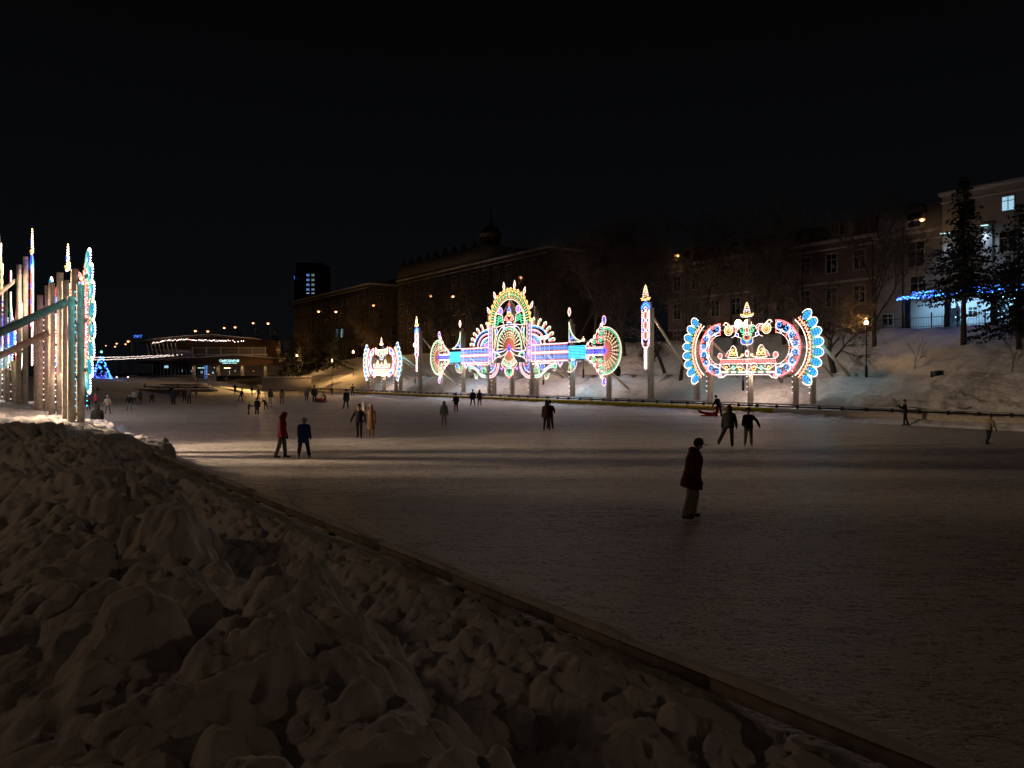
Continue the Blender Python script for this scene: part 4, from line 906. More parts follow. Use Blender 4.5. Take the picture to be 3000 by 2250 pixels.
# tall pale house on the right
t, L = building('pale_house', -34.7, -6, 74.7, 14, 7, 20.3, 'plaster_pale', 'tall pale house lit blue-white by wall spotlights behind big firs')
for i, x_ in enumerate((2.2, 5.6, 9.0, 12.6, 16.2, 20.0, 24.0)):
    for zr in (12.4, 15.2, 18.6):
        add_window(t, x_, zr, *((.95, 1.15, 'lit_window') if (abs(x_-5.6) < .1 and zr == 18.6) else (1.3, 1.7, 'glass_dark')))
for x_ in (3.9, 7.3, 10.8):
    b = MB(); b.box(x_-.45, x_+.45, -.22, -.003, 7, 16.9, 'plaster_pale'); b.box(x_-.6, x_+.6, -.34, -.0, 16.9, 17.2, 'trim'); b.build('pilaster', t)
    f = MB(); f.box(x_-.3, x_+.3, -.75, -.4, 16.86, 16.98, 'frame_white'); f.box(x_-.28, x_+.28, -.73, -.42, 16.83, 16.858, 'sign_light'); f = f.build('wall_spotlight', t)
    sl = point('spot_light', (x_, -.62, 16.75), 100, (.62, .80, 1), t, .1, 110); sl.rotation_euler = (R(-12), 0, 0)
sl = point('spot_light', (.3, -.62, 16.6), 130, (.62, .80, 1), t, .1, 100); sl.rotation_euler = (R(-12), 0, 0)
b = MB(); b.box(.1, .9, -.75, -.4, 16.66, 16.78, 'frame_white'); b.box(.12, .88, -.73, -.42, 16.63, 16.658, 'sign_light'); b.build('wall_spotlight', t)
# blue lit entrance
cn = MB(); cn.box(-1.9, 8.4, -4.6, -.003, 10.45, 10.6, 'trim'); cn.box(-1.2, 8.2, -3.4, -.003, 10.61, 11.05, 'trim'); cn = cn.build('entrance_canopy', t)
gd = MB()
r_ = np.random.default_rng(3)
for x_ in np.arange(-1.9, 8.4, .085):
    for k in range(2):
        gd.ball((x_+r_.uniform(-.03, .03), -4.64, 10.3+r_.uniform(0, .32)), .05, 'bulb_cyan' if r_.random() < .45 else 'bulb_blue', 4)
    if x_ > -1.2: gd.ball((x_, -3.44, 10.8+r_.uniform(0, .28)), .042, 'bulb_cyan' if r_.random() < .35 else 'bulb_blue', 4)
gd.box(-1.9, 8.4, -4.618, -4.602, 10.37, 10.6, 'fill_blue'); gd.build('blue_garland', cn)
for x_ in (-1.2, 2.35, 6.1, 8.0): p = MB(); p.box(x_-.2, x_+.2, -4.3, -3.9, 6.9, 10.45, 'metal_black'); p.build('canopy_column', t)
lp = MB(); lp.ball((.9, -2.2, 10.3), .17, 'globe', 10); lp.build('canopy_lamp', cn)
cl = point('canopy_light', (.9, -2.6, 9.9), 900, (.34, .70, 1), t, .2, 140); cl.rotation_euler = (R(62), 0, 0); cl = point('canopy_light', (5.5, -2.6, 9.9), 900, (.34, .70, 1), t, .2, 140); cl.rotation_euler = (R(62), 0, 0)
dr = MB(); dr.box(.5, 1.8, -.08, -.003, 7.5, 9.75, 'frame_white'); dr.box(.66, 1.64, -.1, -.081, 7.5, 9.6, 'glass_dark'); dr.build('door', t)
add_window(t, 2.7, 9.1, .7, .8)
for x_ in (4.6, 6.9, 8.9):
    dr = MB(); dr.box(x_-.95, x_+.95, -.1, -.003, 7.5, 10.0, 'frame_white')
    for k in range(2): dr.box(x_-.85+.88*k, x_-.03+.85*k, -.12, -.101, 7.7, 9.0, 'glass_dark'); dr.box(x_-.85+.88*k, x_-.03+.85*k, -.12, -.101, 9.1, 9.9, 'glass_dark')
    if x_ == 6.9: dr.box(x_-.8, x_+.75, -.135, -.121, 8.25, 8.45, 'yellow_tape')
    if x_ == 8.9: dr.box(x_-.5, x_-.1, -.135, -.121, 8.35, 8.6, 'yellow_tape')
    dr.build('glazed_door', t)
fl = MB(); fl.add([(2.9, -3.6, 9.9), (3.25, -3.6, 8.9), (3.0, -3.55, 8.7), (2.8, -3.6, 9.0)], [(0, 1, 2, 3)], 'frame_white'); fl.tube((2.9, -3.9, 10.2), (2.9, -3.6, 8.6), .02, .02, 'metal_grey'); fl.build('flag', t)
# high-rise far away
t = empty('tower_block', at(905, 862, 330).to_2d().to_3d(), 0, label='distant dark tower block with two columns of blue lit stair windows', cat='building')
b = MB(); k = 330/F; b.box(-38*k, 40*k, 0, 14, 0, HC+(HY-770)*k, 'roofing'); b.build('wall', t)
for c, px in enumerate((902, 917)):
    for r_i, py in enumerate((806, 820, 834, 848, 859)):
        add_window(t, (px-905)*k, HC+(HY-py)*k, 1.3, .9 if r_i < 4 else .3, 'lit_window_blue' if c == 0 and r_i < 4 else ('lit_window_grey' if r_i < 4 else 'lit_window'))
b = MB(); b.box(-42.6*k, -42*k, -.2, -.05, HC+(HY-818)*k, HC+(HY-808)*k, 'sign_blue'); b.box(-43*k, -38*k, 0, 3, 0, HC+(HY-800)*k, 'roofing'); b.build('side_light', t)
# blue rooftop sign far left
t = empty('rooftop_sign', at(404, 986, 260), 0, label='small blue glowing rooftop sign left of the pavilion roof', cat='sign')
x_ = text_mesh('ЭКТ', 1.25, 'lettering', 'sign_blue', t, .05); x_.scale = (1.2, 1, 1)
f = MB(); 
for s in (-.9, .9): f.tube((s, .1, -9), (s, .1, -.4), .08, .08, 'metal_grey')
f.build('support', t)

# ------------------------------------------------------------------ pavilion
YP = 150; kp = YP/F
t = empty('restaurant_pavilion', ((590-1500)*kp, YP, 0), 0, label='two-storey wooden restaurant pavilion with lit sign and string lights on its roof', cat='building')
def X(px): return (px-590)*kp
def Zp(py): return HC+(HY-py)*kp
b = MB(); b.box(X(556), X(790), 1.0, 9, 2.3, Zp(1070), 'wood_brown'); 
b = MB(); b.box(X(556), X(790), 5.0, 9, 2.3, Zp(1070), 'interior'); b.box(X(425), X(556), 3.0, 9, 2.3, Zp(1060), 'metal_black'); b.box(X(425), X(776), 5, 10, Zp(1048), Zp(992), 'wood_brown'); b.build('wall', t)
fa = MB(); fa.add([(X(552), 0, Zp(1070)), (X(792), 0, Zp(1070)), (X(797), 0, Zp(1049)), (X(680), 0, Zp(1041)), (X(548), 0, Zp(1050)),
                   (X(552), 9, Zp(1070)), (X(792), 9, Zp(1070)), (X(797), 9, Zp(1049)), (X(680), 9, Zp(1041)), (X(548), 9, Zp(1050))],
                  [(0, 1, 2, 3, 4), (9, 8, 7, 6, 5), (0, 5, 6, 1), (1, 6, 7, 2), (2, 7, 8, 3), (3, 8, 9, 4), (4, 9, 5, 0)], 'wood_brown'); fa.build('fascia', t)
def slab(mbx, p, th, y0, y1, m):
    n = len(p); vs = [(X(a), y, Zp(b_)+dz) for y in (y0, y1) for dz in (0, th) for a, b_ in p]
    fs = []
    for i in range(n-1): fs += [(i, i+1, n+i+1, n+i), (2*n+i, 3*n+i, 3*n+i+1, 2*n+i+1), (n+i, n+i+1, 3*n+i+1, 3*n+i), (i, 2*n+i, 2*n+i+1, i+1)]
    fs += [(0, n, 3*n, 2*n), (n-1, 3*n-1, 4*n-1, 2*n-1)]
    mbx.add(vs, fs, m)
sn = MB(); slab(sn, [(546, 1050), (610, 1046), (680, 1040.5), (740, 1045), (799, 1049)], .16, -.3, 9, 'snow_fine'); slab(sn, [(392, 1002), (440, 992), (520, 984), (610, 979), (660, 984), (735, 991)], .16, 1.5, 11, 'snow_fine')
slab(sn, [(400, 1058), (480, 1052), (552, 1046)], .16, .5, 6, 'snow_fine'); sn.build('roof_snow', t)
rf = MB(); slab(rf, [(392, 1006), (440, 996), (520, 987.5), (610, 983), (660, 987.5), (735, 994.5)], .22, 1.6, 10.9, 'wood_brown'); slab(rf, [(400, 1064), (480, 1058), (552, 1052)], .3, .6, 6, 'wood_brown'); rf.build('roof', t)
for px in (565, 637, 708, 776):
    c = MB(); c.box(X(px-4), X(px+4), .15, .7, 2.3, Zp(1070)-.002, 'wood_pale'); c = c.build('column', t)
    f = MB(); f.box(X(px)-.08, X(px)+.08, -.0, .12, Zp(1072.5), Zp(1071), 'metal_black'); f = f.build('wall_light', c)
    l = point('wall_lamp', (X(px), -.12, Zp(1071.5)), 9, (1, .62, .30), t, .03, 70); l.rotation_euler = (R(14), 0, 0)
gl = MB()
for px in range(573, 776, 12): gl.box(X(px)-.04, X(px)+.04, .9, .98, 2.4, Zp(1070), 'wood_brown')
gl.box(X(569), X(775), .88, 1.0, Zp(1083), Zp(1082), 'metal_black'); gl.build('mullion', t)
wl = MB()
for px in range(428, 556, 11): wl.box(X(px)-.05, X(px)+.05, 2.7, 2.98, 2.4, Zp(1062), 'metal_grey')
wl.build('glass_wing_mullion', t)
up = MB()
for i, px in enumerate(range(418, 512, 12)): up.beam((X(px+6), 2.0, Zp(1045)), (X(px), 1.6, Zp(1004)), .1, .12, 'wood_pale')
up.box(X(425), X(556), 3.2, 3.3, Zp(1046), Zp(1022), 'metal_grey'); up.build('slanted_mullion', t)
ral = MB()
for px in (562, 602, 645, 697, 737, 775): ral.box(X(px)-.11, X(px)+.11, .3, .5, Zp(1046), Zp(1016), 'wood_pale')
ral.box(X(562), X(776), .32, .45, Zp(1019.5), Zp(1017.5), 'wood_pale'); ral.box(X(562), X(776), .36, .42, Zp(1036), Zp(1019.6), 'wood_grey'); ral.box(X(558), X(778), .1, 1.2, Zp(1041), Zp(1036.2), 'wood_pale'); ral.build('balcony_railing', t)
fx = MB(); fx.box(X(778)-.15, X(778)+.15, -1.5, -.3, Zp(1052), Zp(1051), 'metal_black'); fx.build('added_fixture', t)  # fixture and amber spot added to brighten the snow slope
sl = point('added_slope_light', (X(770), -1.5, Zp(1054)), 5200, (1, .56, .18), t, .1, 105); sl.rotation_euler = (R(-58), 0, R(0))
it = MB(); rr = np.random.default_rng(5)
it.box(X(572), X(578.5), 4.5, 4.9, 2.5, Zp(1069), 'lit_window_blue'); it.box(X(571), X(590), 1.2, 1.4, Zp(1078.5), Zp(1077), 'sign_light'); it.box(X(650), X(668), 1.2, 1.4, Zp(1079), Zp(1077.3), 'globe')
for px, py, w_, h_, m_ in ((575, 1090, 3, 7, 'lit_window'), (609, 1092, 3.5, 6, 'lit_window'), (659, 1092, 2.5, 12, 'lit_window_grey'), (675, 1086, 3, 5, 'lit_window_grey'), (692, 1086, 2, 4, 'sodium_glow'), (545, 1087, 1.2, 3, 'lit_window'), (517, 1086, 1.3, 6, 'lit_window_grey'), (730, 1087, 5, 1.5, 'sodium_glow'), (597, 1097, 5, 1.2, 'red_lamp'), (612, 1077, 1.5, 1, 'globe')):
    it.box(X(px-w_/2), X(px+w_/2), 2.5, 2.7, Zp(py+h_/2), Zp(py-h_/2), m_)
it.build('interior_light', t)
sg = MB(); sg.box(X(651), X(694), -.12, -.02, Zp(1066.5), Zp(1052.5), 'metal_black'); sg = sg.build('sign_board', t)
a = text_mesh('СЫРОВАРНЯ', .62, 'lettering', 'sign_light', sg, .02); a.location = (X(672.5), -.16, Zp(1057.4)); a.scale = (1.0, 1, 1)
a = text_mesh('сырный ресторан', .26, 'lettering', 'sign_light', sg, .02); a.location = (X(672.5), -.16, Zp(1063.5)); a.scale = (1.3, 1, 1)
point('sign_glow', (X(672), -.9, Zp(1060)), 6, (.5, .95, 1), t, .4)
sg = MB(); sg.box(X(479), X(490), .35, .5, Zp(1078), Zp(1071), 'lit_window'); sg.build('hanging_sign', t)
lt = MB(); path = [(435, 1004), (455, 1001), (480, 996), (510, 995), (530, 993), (560, 996), (600, 996), (640, 998), (665, 996)]
for i in range(150):
    f_ = i/149*230+437; yy = np.interp(f_, [a[0] for a in path], [a[1] for a in path])+rr.uniform(-2.3, 2.3)
    if rr.random() < .85: lt.ball((X(f_), 1.4, Zp(yy)), .05, 'bulb_white', 4)
for f_, yy in ((675, 997), (680, 1001), (690, 1000), (700, 998), (706, 998)): lt.ball((X(f_), 1.4, Zp(yy)), .09, 'bulb_white', 4)
for f_ in (553, 676): lt.ball((X(f_), 1.3, Zp(996)), .08, 'bulb_red', 4)
lt.build('roof_garland', t)
# board fence and banner
def board_fence(x0, x1, y, z0, label, n=4):
    t = empty('board_fence', ((x0+x1)/2, y, z0), 0, label=label, cat='fence'); w = (x1-x0)/2
    b = MB(); 
    for k in range(n): b.box(-w, w, -.04, 0, .12+.3*k, .26+.3*k, 'wood_grey'); b.box(-w, w, -.06, .02, .261+.3*k, .285+.3*k, 'snow_fine')
    b.build('boards', t); 
    for x_ in np.linspace(-w+.1, w-.1, max(2, int(w*2/3))): p = MB(); p.box(x_-.06, x_+.06, .001, .12, -.6, n*.3, 'wood_grey'); p.build('post', t)
board_fence((410-1500)*kp, (455-1500)*kp, YP-7, 2.2, 'short slatted snow-topped fence left of the glass wing of the pavilion')
board_fence((478-1500)*kp, (608-1500)*kp, YP-6, 2.2, 'long slatted fence with snowy boards in front of the glass wing')
board_fence((615-1500)*kp, (668-1500)*kp, YP-6, 2.2, 'slatted fence section between pavilion gate and dark banner')
t = empty('dark_banner', ((736-1500)*kp, YP-6, 2.1), 0, label='long dark banner with pale ring mark on snow slope before the pavilion', cat='banner')
b = MB(); b.box(-4.6, 4.6, 0, .05, .1, 1.15, 'metal_black'); b.build('sheet', t)
b = MB(); b.lathe([(.22, -.012), (.28, -.012), (.28, .0), (.22, .0), (.22, -.012)], 'ink_white', 16); r_o = b.build('ring_mark', t); r_o.rotation_euler = (PI/2, 0, 0); r_o.location = (-2.7, -.003, .65)
t = empty('snowy_wall', ((850-1500)*kp*.98, YP-9, 1.9), R(8), label='low snow-topped retaining wall right of the dark banner', cat='wall')
b = MB(); b.box(-3.4, 5.5, 0, .5, -1.5, 1.05, 'concrete'); b.build('wall', t); b = MB(); b.box(-3.5, 5.6, -.08, .58, 1.052, 1.2, 'snow_fine'); b.build('snow_cap', t)
# wooden terrace steps at the far end
for i, (py, z_, nm) in enumerate(((1142, .9, 'lowest'), (1134, 1.45, 'middle'), (1127, 1.95, 'highest'))):
    Y = 118+6*i; z_ = HC-(py-HY)*Y/F; x0 = (215-1500)*Y/F; x1 = ((615-i*14)-1500)*Y/F
    t = empty('terrace_step', ((x0+x1)/2, Y, z_), 0, label=nm+' of three long wooden terrace steps before the pavilion, snow on top', cat='step', group='wooden terrace steps'); w = (x1-x0)/2
    b = MB(); b.box(-w, w, 0, 3.2, -.34, 0, 'wood_brown'); b.box(-w, w, -.05, .6, .003, .1, 'wood_grey'); b.build('boards', t); b = MB(); b.box(-w+.1, w-.1, .62, 3.1, .004, .17, 'snow_fine'); b.build('snow_cap', t)
# string lights between the left bank and the pavilion
t = empty('string_lights', ((340-1500)*120/F, 120, 3), 0, label='two sagging strands of white bulbs running from left posts to the pavilion', cat='string lights')
O = Vector(t.location)
for k in range(2):
    m_ = MB(); prev = None; wire = MB()
    for i in range(90):
        f_ = i/89; px = 195+f_*(345 if k else 330); py = (1046 if k == 0 else 1054)+(.0)*f_+8*f_*(1-f_)*4*(.3) - (15 if k else 8)*f_**1.6+rr.uniform(-.9, .9); Yc = 112+33*f_
        p = at(px, py, Yc)-O
        if f_ < .9 or i % 3 == 0: m_.ball(tuple(p), .05, 'bulb_white', 4)
        if prev is not None: wire.tube(tuple(prev), tuple(p), .012, .012, 'metal_black', 3, False)
        prev = p
    s_ = wire.build('cable', t); m_.build('bulbs', s_)
for px, Yc in ((190, 111), ): 
    m_ = MB(); b0 = at(px, 1046, Yc)-O; m_.tube((b0.x, b0.y, -3.5), tuple(b0), .08, .06, 'metal_grey'); m_.build('mast', t)
# blue christmas tree
Y = 128; t = empty('christmas_tree', ((297-1500)*Y/F, Y, 2.6), 0, label='christmas tree covered in blue lights with a green star on top', cat='christmas tree')
hN = (1112-1035)*Y/F
m_ = MB(); 
for k in range(7): z0 = .4+k*(hN-.6)/7; r0 = 1.35*(1-k/7.6); m_.lathe([(r0, z0), (r0*.35, z0+hN/7*1.3)], 'needle', 14); m_.lathe([(r0, z0), (r0*.3, z0+.1)], 'needle', 14)
m_.build('crown', t); m_ = MB(); m_.tube((0, 0, -.5), (0, 0, .8), .15, .12, 'bark'); m_.build('trunk', t)
m_ = MB()
for i in range(190):
    f_ = rr.random()**1.25; z_ = .35+f_*(hN-.6); r_ = 1.42*(1-f_)+.08; a_ = rr.uniform(0, 2*PI); m_.ball((r_*math.cos(a_), r_*math.sin(a_), z_), .07 if i % 4 else .10, 'bulb_blue' if i % 4 else 'bulb_cyan', 4)
for a_ in np.linspace(0, 2*PI, 46): m_.ball((1.6*math.cos(a_), 1.6*math.sin(a_), .25), .07, 'bulb_blue' if int(a_*9) % 3 else 'bulb_cyan', 4)
m_.build('blue_bulbs', t); m_ = MB(); m_.ball((0, 0, hN+.25), .22, 'bulb_green', 6); m_.build('star', t)
# small fence lamps left
for px, nm in ((342, 'left'), (375, 'right')):
    p_ = at(px, 1105, 126); t = empty('ground_spotlight', (p_.x, p_.y, p_.z-.5), 0, label=nm+' of two small white spotlights by the terrace near blue tree', cat='spotlight', group='terrace spotlights'); m_ = MB(); m_.tube((0, 0, -.8), (0, 0, .4), .04, .04, 'metal_black'); m_.box(-.18, .18, -.05, .1, .38, .42, 'metal_black'); m_.build('stand', t); m_ = MB(); m_.ball((0, -.02, .5), .12, 'bulb_white', 6, .7); m_.build('lens', t)
# park gate ornament right of firs / slope steps
t = empty('waste_bin', (*on_line(1805, 70.5)[:2], 3.2), 0, label='dark round bin on the snow ledge right of the end fan', cat='bin')
m_ = MB(); m_.lathe([(0, 0), (.42, 0), (.52, .5), (.46, 1.0), (.3, 1.12), (0, 1.12)], 'metal_black', 14); m_.build('body', t); m_ = MB(); m_.lathe([(.3, 1.122), (.2, 1.2), (0, 1.22)], 'snow_fine', 12); m_.build('snow_cap', t)
t = empty('grit_box', (*on_line(2745, 71.5)[:2], 3.2), ROT_FAR, label='small dark box with snow on its lid on the ledge at right', cat='box')
m_ = MB(); m_.box(-.36, .36, -.25, .25, -.1, .38, 'metal_black'); m_.build('body', t); m_ = MB(); m_.box(-.34, .34, -.23, .23, .382, .46, 'snow_fine'); m_.build('snow_cap', t)
# iron fence on the street edge
t = empty('iron_fence', UQ(-42, 69.4, 7.45), ROT_FAR, label='black iron railing along the street edge before the blue-lit entrance', cat='fence')
m_ = MB(); m_.box(0, 22, -.02, .02, .2, .25, 'metal_black'); m_.box(0, 22, -.02, .02, 1.0, 1.05, 'metal_black')
for x_ in np.arange(0, 22, .22): m_.tube((x_, 0, -.1), (x_, 0, 1.3), .014, .006, 'metal_black', 4)
m_.build('railing', t)
for x_ in np.arange(0, 22.1, 2.2): m_ = MB(); m_.box(x_-.04, x_+.04, .021, .1, -.4, 1.45, 'metal_black'); m_.build('post', t)
# concrete footings for the braces
k_ = 0
fnames = ['rightmost', 'second from right', 'beneath the right oval display posts', 'left of the right oval display', 'below the spire brace', 'right of the central display', 'beneath the right end fan', 'under the central arch', 'left of the central fan']
for u_off, lab in zip((5.8, 4.3, .0, -5.75, -14.2, -19.5, -26, -40, -52), fnames):
    b0 = panel_base(2190); u, q = toUQ(b0.x, b0.y); u += u_off
    t = empty('brace_footing', UQ(u, 56.6, 0), ROT_FAR, label='long snow-covered footing block on the slope, '+lab, cat='footing', group='brace footings on the slope')
    m_ = MB(); m_.add([(-.45, -1.7, 1.25), (.45, -1.7, 1.25), (.45, 1.6, 3.35), (-.45, 1.6, 3.35), (-.45, -1.7, .9), (.45, -1.7, .9), (.45, 1.6, 2.6), (-.45, 1.6, 2.6)], [(0, 1, 2, 3), (7, 6, 5, 4), (4, 5, 1, 0), (5, 6, 2, 1), (6, 7, 3, 2), (7, 4, 0, 3)], 'snow'); m_.build('block', t)

# ------------------------------------------------------------------ trees
def tubes_mesh(name, segs, m, parent, sides):
    """segs: array n x 8 (p0, p1, r0, r1)"""
    s = np.array(segs); p0 = s[:, :3]; p1 = s[:, 3:6]; d = p1-p0; d /= np.linalg.norm(d, axis=1)[:, None]+1e-9
    ref = np.where(abs(d[:, 2:3]) < .9, np.array([[0, 0, 1.]]), np.array([[1., 0, 0]])); a = np.cross(d, ref); a /= np.linalg.norm(a, axis=1)[:, None]; b = np.cross(d, a)
    V = []
    for p, r in ((p0, s[:, 6]), (p1, s[:, 7])):
        for k in range(sides):
            t_ = 2*PI*k/sides; V.append(p+(a*math.cos(t_)+b*math.sin(t_))*r[:, None])
    V = np.stack(V, 1).reshape(-1, 3); n = len(s); base = (np.arange(n)*2*sides)[:, None]
    Q = np.concatenate([base+np.array([[k, (k+1) % sides, sides+(k+1) % sides, sides+k]]) for k in range(sides)], 0)
    me = bpy.data.meshes.new(name); me.vertices.add(len(V)); me.vertices.foreach_set('co', V.ravel()); me.loops.add(Q.size); me.loops.foreach_set('vertex_index', Q.ravel())
    me.polygons.add(len(Q)); me.polygons.foreach_set('loop_start', np.arange(len(Q))*4); me.polygons.foreach_set('loop_total', np.full(len(Q), 4)); me.materials.append(M[m]); me.update(calc_edges=True)
    return link(bpy.data.objects.new(name, me), parent)
def bare_tree(seed, H=14, lean=.05, r0=.2, spread=.9, depth=6, bush=1.0, fork=.36):
    rg = random.Random(seed); trunk = []; limbs = []
    def grow(p, d, L_, r, lv):
        n = 4 if lv < 2 else 3
        for i in range(n):
            d2 = (d+Vector((rg.gauss(0, .10+.03*lv), rg.gauss(0, .10+.03*lv), rg.gauss(.03, .06)))).normalized(); p2 = p+d2*(L_/n); r2 = r*(.93 if lv else .9)
            (trunk if lv == 0 else limbs).append((*p, *p2, r, r2)); p, d, r = p2, d2, r2
            if lv < depth and (lv > 0 or i >= 1) and rg.random() < (.75*bush if lv else .9):
                ax = d.orthogonal().normalized(); ax.rotate(Matrix.Rotation(rg.uniform(0, 2*PI), 3, d)); ang = rg.uniform(.45, 1.05)*spread
                grow(p, (d*math.cos(ang)+ax*math.sin(ang)+Vector((0, 0, .12))).normalized(), L_*rg.uniform(.5, .72), max(r*rg.uniform(.42, .6), .008), lv+1)
        if lv < depth:
            for _ in range(2):
                ax = d.orthogonal().normalized(); ax.rotate(Matrix.Rotation(rg.uniform(0, 2*PI), 3, d)); ang = rg.uniform(.2, .6)*spread
                grow(p, (d*math.cos(ang)+ax*math.sin(ang)).normalized(), L_*rg.uniform(.55, .75), max(r*rg.uniform(.6, .78), .008), lv+1)
    grow(Vector((0, 0, -.4)), Vector((lean, 0, 1)).normalized(), H*fork, r0, 0)
    t = empty('bare_tree', (0, 0, 0)); tubes_mesh('trunk', trunk, 'bark', t, 8); tubes_mesh('crown', limbs, 'bark', t, 3); return t
protos = [bare_tree(3, 16, .05, .24, .9, 6), bare_tree(8, 15, .12, .22, 1.0, 6), bare_tree(15, 18, -.06, .27, .8, 6), bare_tree(22, 13, .2, .30, 1.2, 6, fork=.28)]
sap = bare_tree(31, 3.6, .03, .035, .8, 3, .8, .36)
tlabels = ['bare tree with leaning trunk and snowy forks beside right oval display', 'broad bare tree with wide dark boughs before the white house']
tl = [ # px, s, proto, scale, rot, label
 (2448, 72, 3, .95, 2.2, 'leaning thick-trunked bare tree with snowy fork right of the right oval display'),
 (2562, 80, 2, .80, .8, 'tall bare tree trunk right of the park lamp before the pink house'),
 (2300, 82, 0, .95, 1.5, 'bare tree rising straight above the right half of the oval display'),
 (2240, 86, 2, .85, 3.5, 'thin bare tree before the pink house above the oval display'),
 (2130, 76, 1, 1.0, 4.2, 'bare tree behind the finial of the right oval display'),
 (1992, 70, 0, .9, 5.5, 'stout dark bare tree just left of the right oval display'),
 (1952, 74, 1, .95, 2.0, 'bare tree between the tall spire and right oval display'),
 (1908, 71, 3, .55, 1.0, 'short crooked tree trunk right behind the tall light spire'),
 (1900, 84, 2, .95, .2, 'tall bare tree behind the top of the tall light spire'),
 (1830, 80, 0, 1.0, 3.0, 'bare tree above the right end fan of the central display'),
 (1745, 78, 2, 1.05, 1.2, 'big forked bare tree between the red flame post and right end fan'),
 (1690, 84, 1, 1.1, 5.0, 'bare tree behind the single lantern park lamp'),
 (1620, 80, 0, 1.0, 2.2, 'bare tree behind the right curls of the central display'),
 (1560, 84, 2, .95, 4.0, 'bare tree lit orange by the lamp above the arch'),
 (1490, 82, 1, 1.1, 1.1, 'bare tree directly behind the central arch'),
 (1440, 86, 0, 1.0, .3, 'bare tree below the turret spire'),
 (1385, 80, 2, .85, 2.7, 'bare tree left of the central arch near orange lights'),
 (1330, 84, 1, 1.1, 3.3, 'bare tree between the two street lamps left of the arch'),
 (1275, 80, 0, .9, 5.2, 'bare tree lit orange under the left street lamp of the pair'),
 (1225, 85, 2, .9, .9, 'bare tree behind the distant thin light spire'),
 (1160, 82, 1, 1.1, 1.9, 'bare tree by the gable of the corner house'),
 (1110, 78, 0, .8, 2.9, 'bare tree above the small oval display'),
 (1018, 84, 1, .95, .5, 'bare tree glowing orange under a street lamp at the corner house'),
 (905, 76, 0, .8, 4.4, 'bare tree at the left end of the corner house'),
 (2390, 88, 1, .9, 1.4, 'bare tree close to the pink house wall'),
 (2060, 88, 2, .9, 2.4, 'bare tree by the left end of the pink house'),
 (1530, 88, 1, 1.0, 3.9, 'bare tree farthest back behind the arch right shoulder'),
 (1790, 90, 2, 1.05, 1.6, 'bare tree in the back row above the right cylinder bar'),
 (1600, 92, 0, 1.05, .7, 'bare tree in the back row right of the turret house'),
]
used = set()
for px, s, pr, sc, rt, lb in tl:
    o = protos[pr] if pr not in used else copy_tree(protos[pr]); used.add(pr)
    x, y, z = on_line(px, s); o.location = (x, y, z-.1); o.rotation_euler = (0, 0, rt); o.scale = (sc,)*3; tag(o, lb, 'tree', 'bare trees on the hillside')
for i, (px, s, sc, lb) in enumerate(((2677, 75, 1.0, 'small bare sapling standing in the glowing patch of snow'), (2963, 74.5, 1.15, 'small bare sapling at the right edge on the dark slope'))):
    o = sap if i == 0 else copy_tree(sap); x, y, z = on_line(px, s); o.location = (x, y, z); o.scale = (sc,)*3; tag(o, lb, 'sapling', 'young saplings on the slope')
def fir(seed, H, Rb, label, loc, droop=.5, group='dark fir trees', density=1.0, clear=.12):
    rg = np.random.default_rng(seed); t = empty('fir_tree', loc, 0, label=label, cat='fir tree', group=group)
    tr = MB(); tr.tube((0, 0, -.5), (0, 0, H*.98), .035*H*.5, .02, 'bark', 8); tr.build('trunk', t)
    V = []; T = []
    lv = int(H*2.4)
    for k in range(lv):
        f_ = k/lv; z = H*(clear+(1-clear)*f_); Rr = Rb*(1-f_)**.85*(.75+.5*rg.random())+.12; nb = max(5, int(11*(1-f_)+5))
        for j in range(nb):
            a_ = rg.uniform(0, 2*PI); L_ = Rr*(.6+.6*rg.random()); ca, sa = math.cos(a_), math.sin(a_); n = max(4, int(L_/.16*density))
            for i in range(n):
                g_ = (i+rg.random())/n; r_ = L_*g_; zz = z-droop*L_*g_**1.3*.6+.12*L_*max(0, g_-.8)*3
                w_ = (.34*(1-g_)+.12)*min(1, L_)
                for _ in range(3):
                    c = np.array([r_*ca, r_*sa, zz])+rg.normal(0, .05, 3)+np.array([-sa, ca, 0])*rg.uniform(-w_, w_)
                    d1 = np.array([ca, sa, -.35])*rg.uniform(.10, .22)+np.array([-sa, ca, 0])*rg.uniform(-.12, .12); d2 = np.array([-sa, ca, rg.uniform(-.3, .3)])*rg.uniform(.04, .09); d3 = np.array([0, 0, -rg.uniform(.06, .22)])
                    V += [c-d2, c+d2, c+d1, c+d3+d1*.3]; b_ = len(V)-4; T += [(b_, b_+1, b_+2), (b_, b_+3, b_+2)]
    me = bpy.data.meshes.new('crown'); V = np.array(V); T = np.array(T); me.vertices.add(len(V)); me.vertices.foreach_set('co', V.ravel()); me.loops.add(T.size); me.loops.foreach_set('vertex_index', T.ravel())
    me.polygons.add(len(T)); me.polygons.foreach_set('loop_start', np.arange(len(T))*3); me.polygons.foreach_set('loop_total', np.full(len(T), 3)); me.materials.append(M['needle']); me.update(calc_edges=True)
    link(bpy.data.objects.new('crown', me), t); return t
x, y, z = on_line(2823, 80); f1 = fir(1, 14.2, 3.3, 'tallest dark fir before the blue-lit entrance', (x, y, z-.2), .42, clear=.31, density=.6)
x, y, z = on_line(2985, 79); fir(2, 11.5, 3.5, 'dark fir cut by the right edge of the photo', (x, y, z-.2), .6, clear=.16, density=.62)
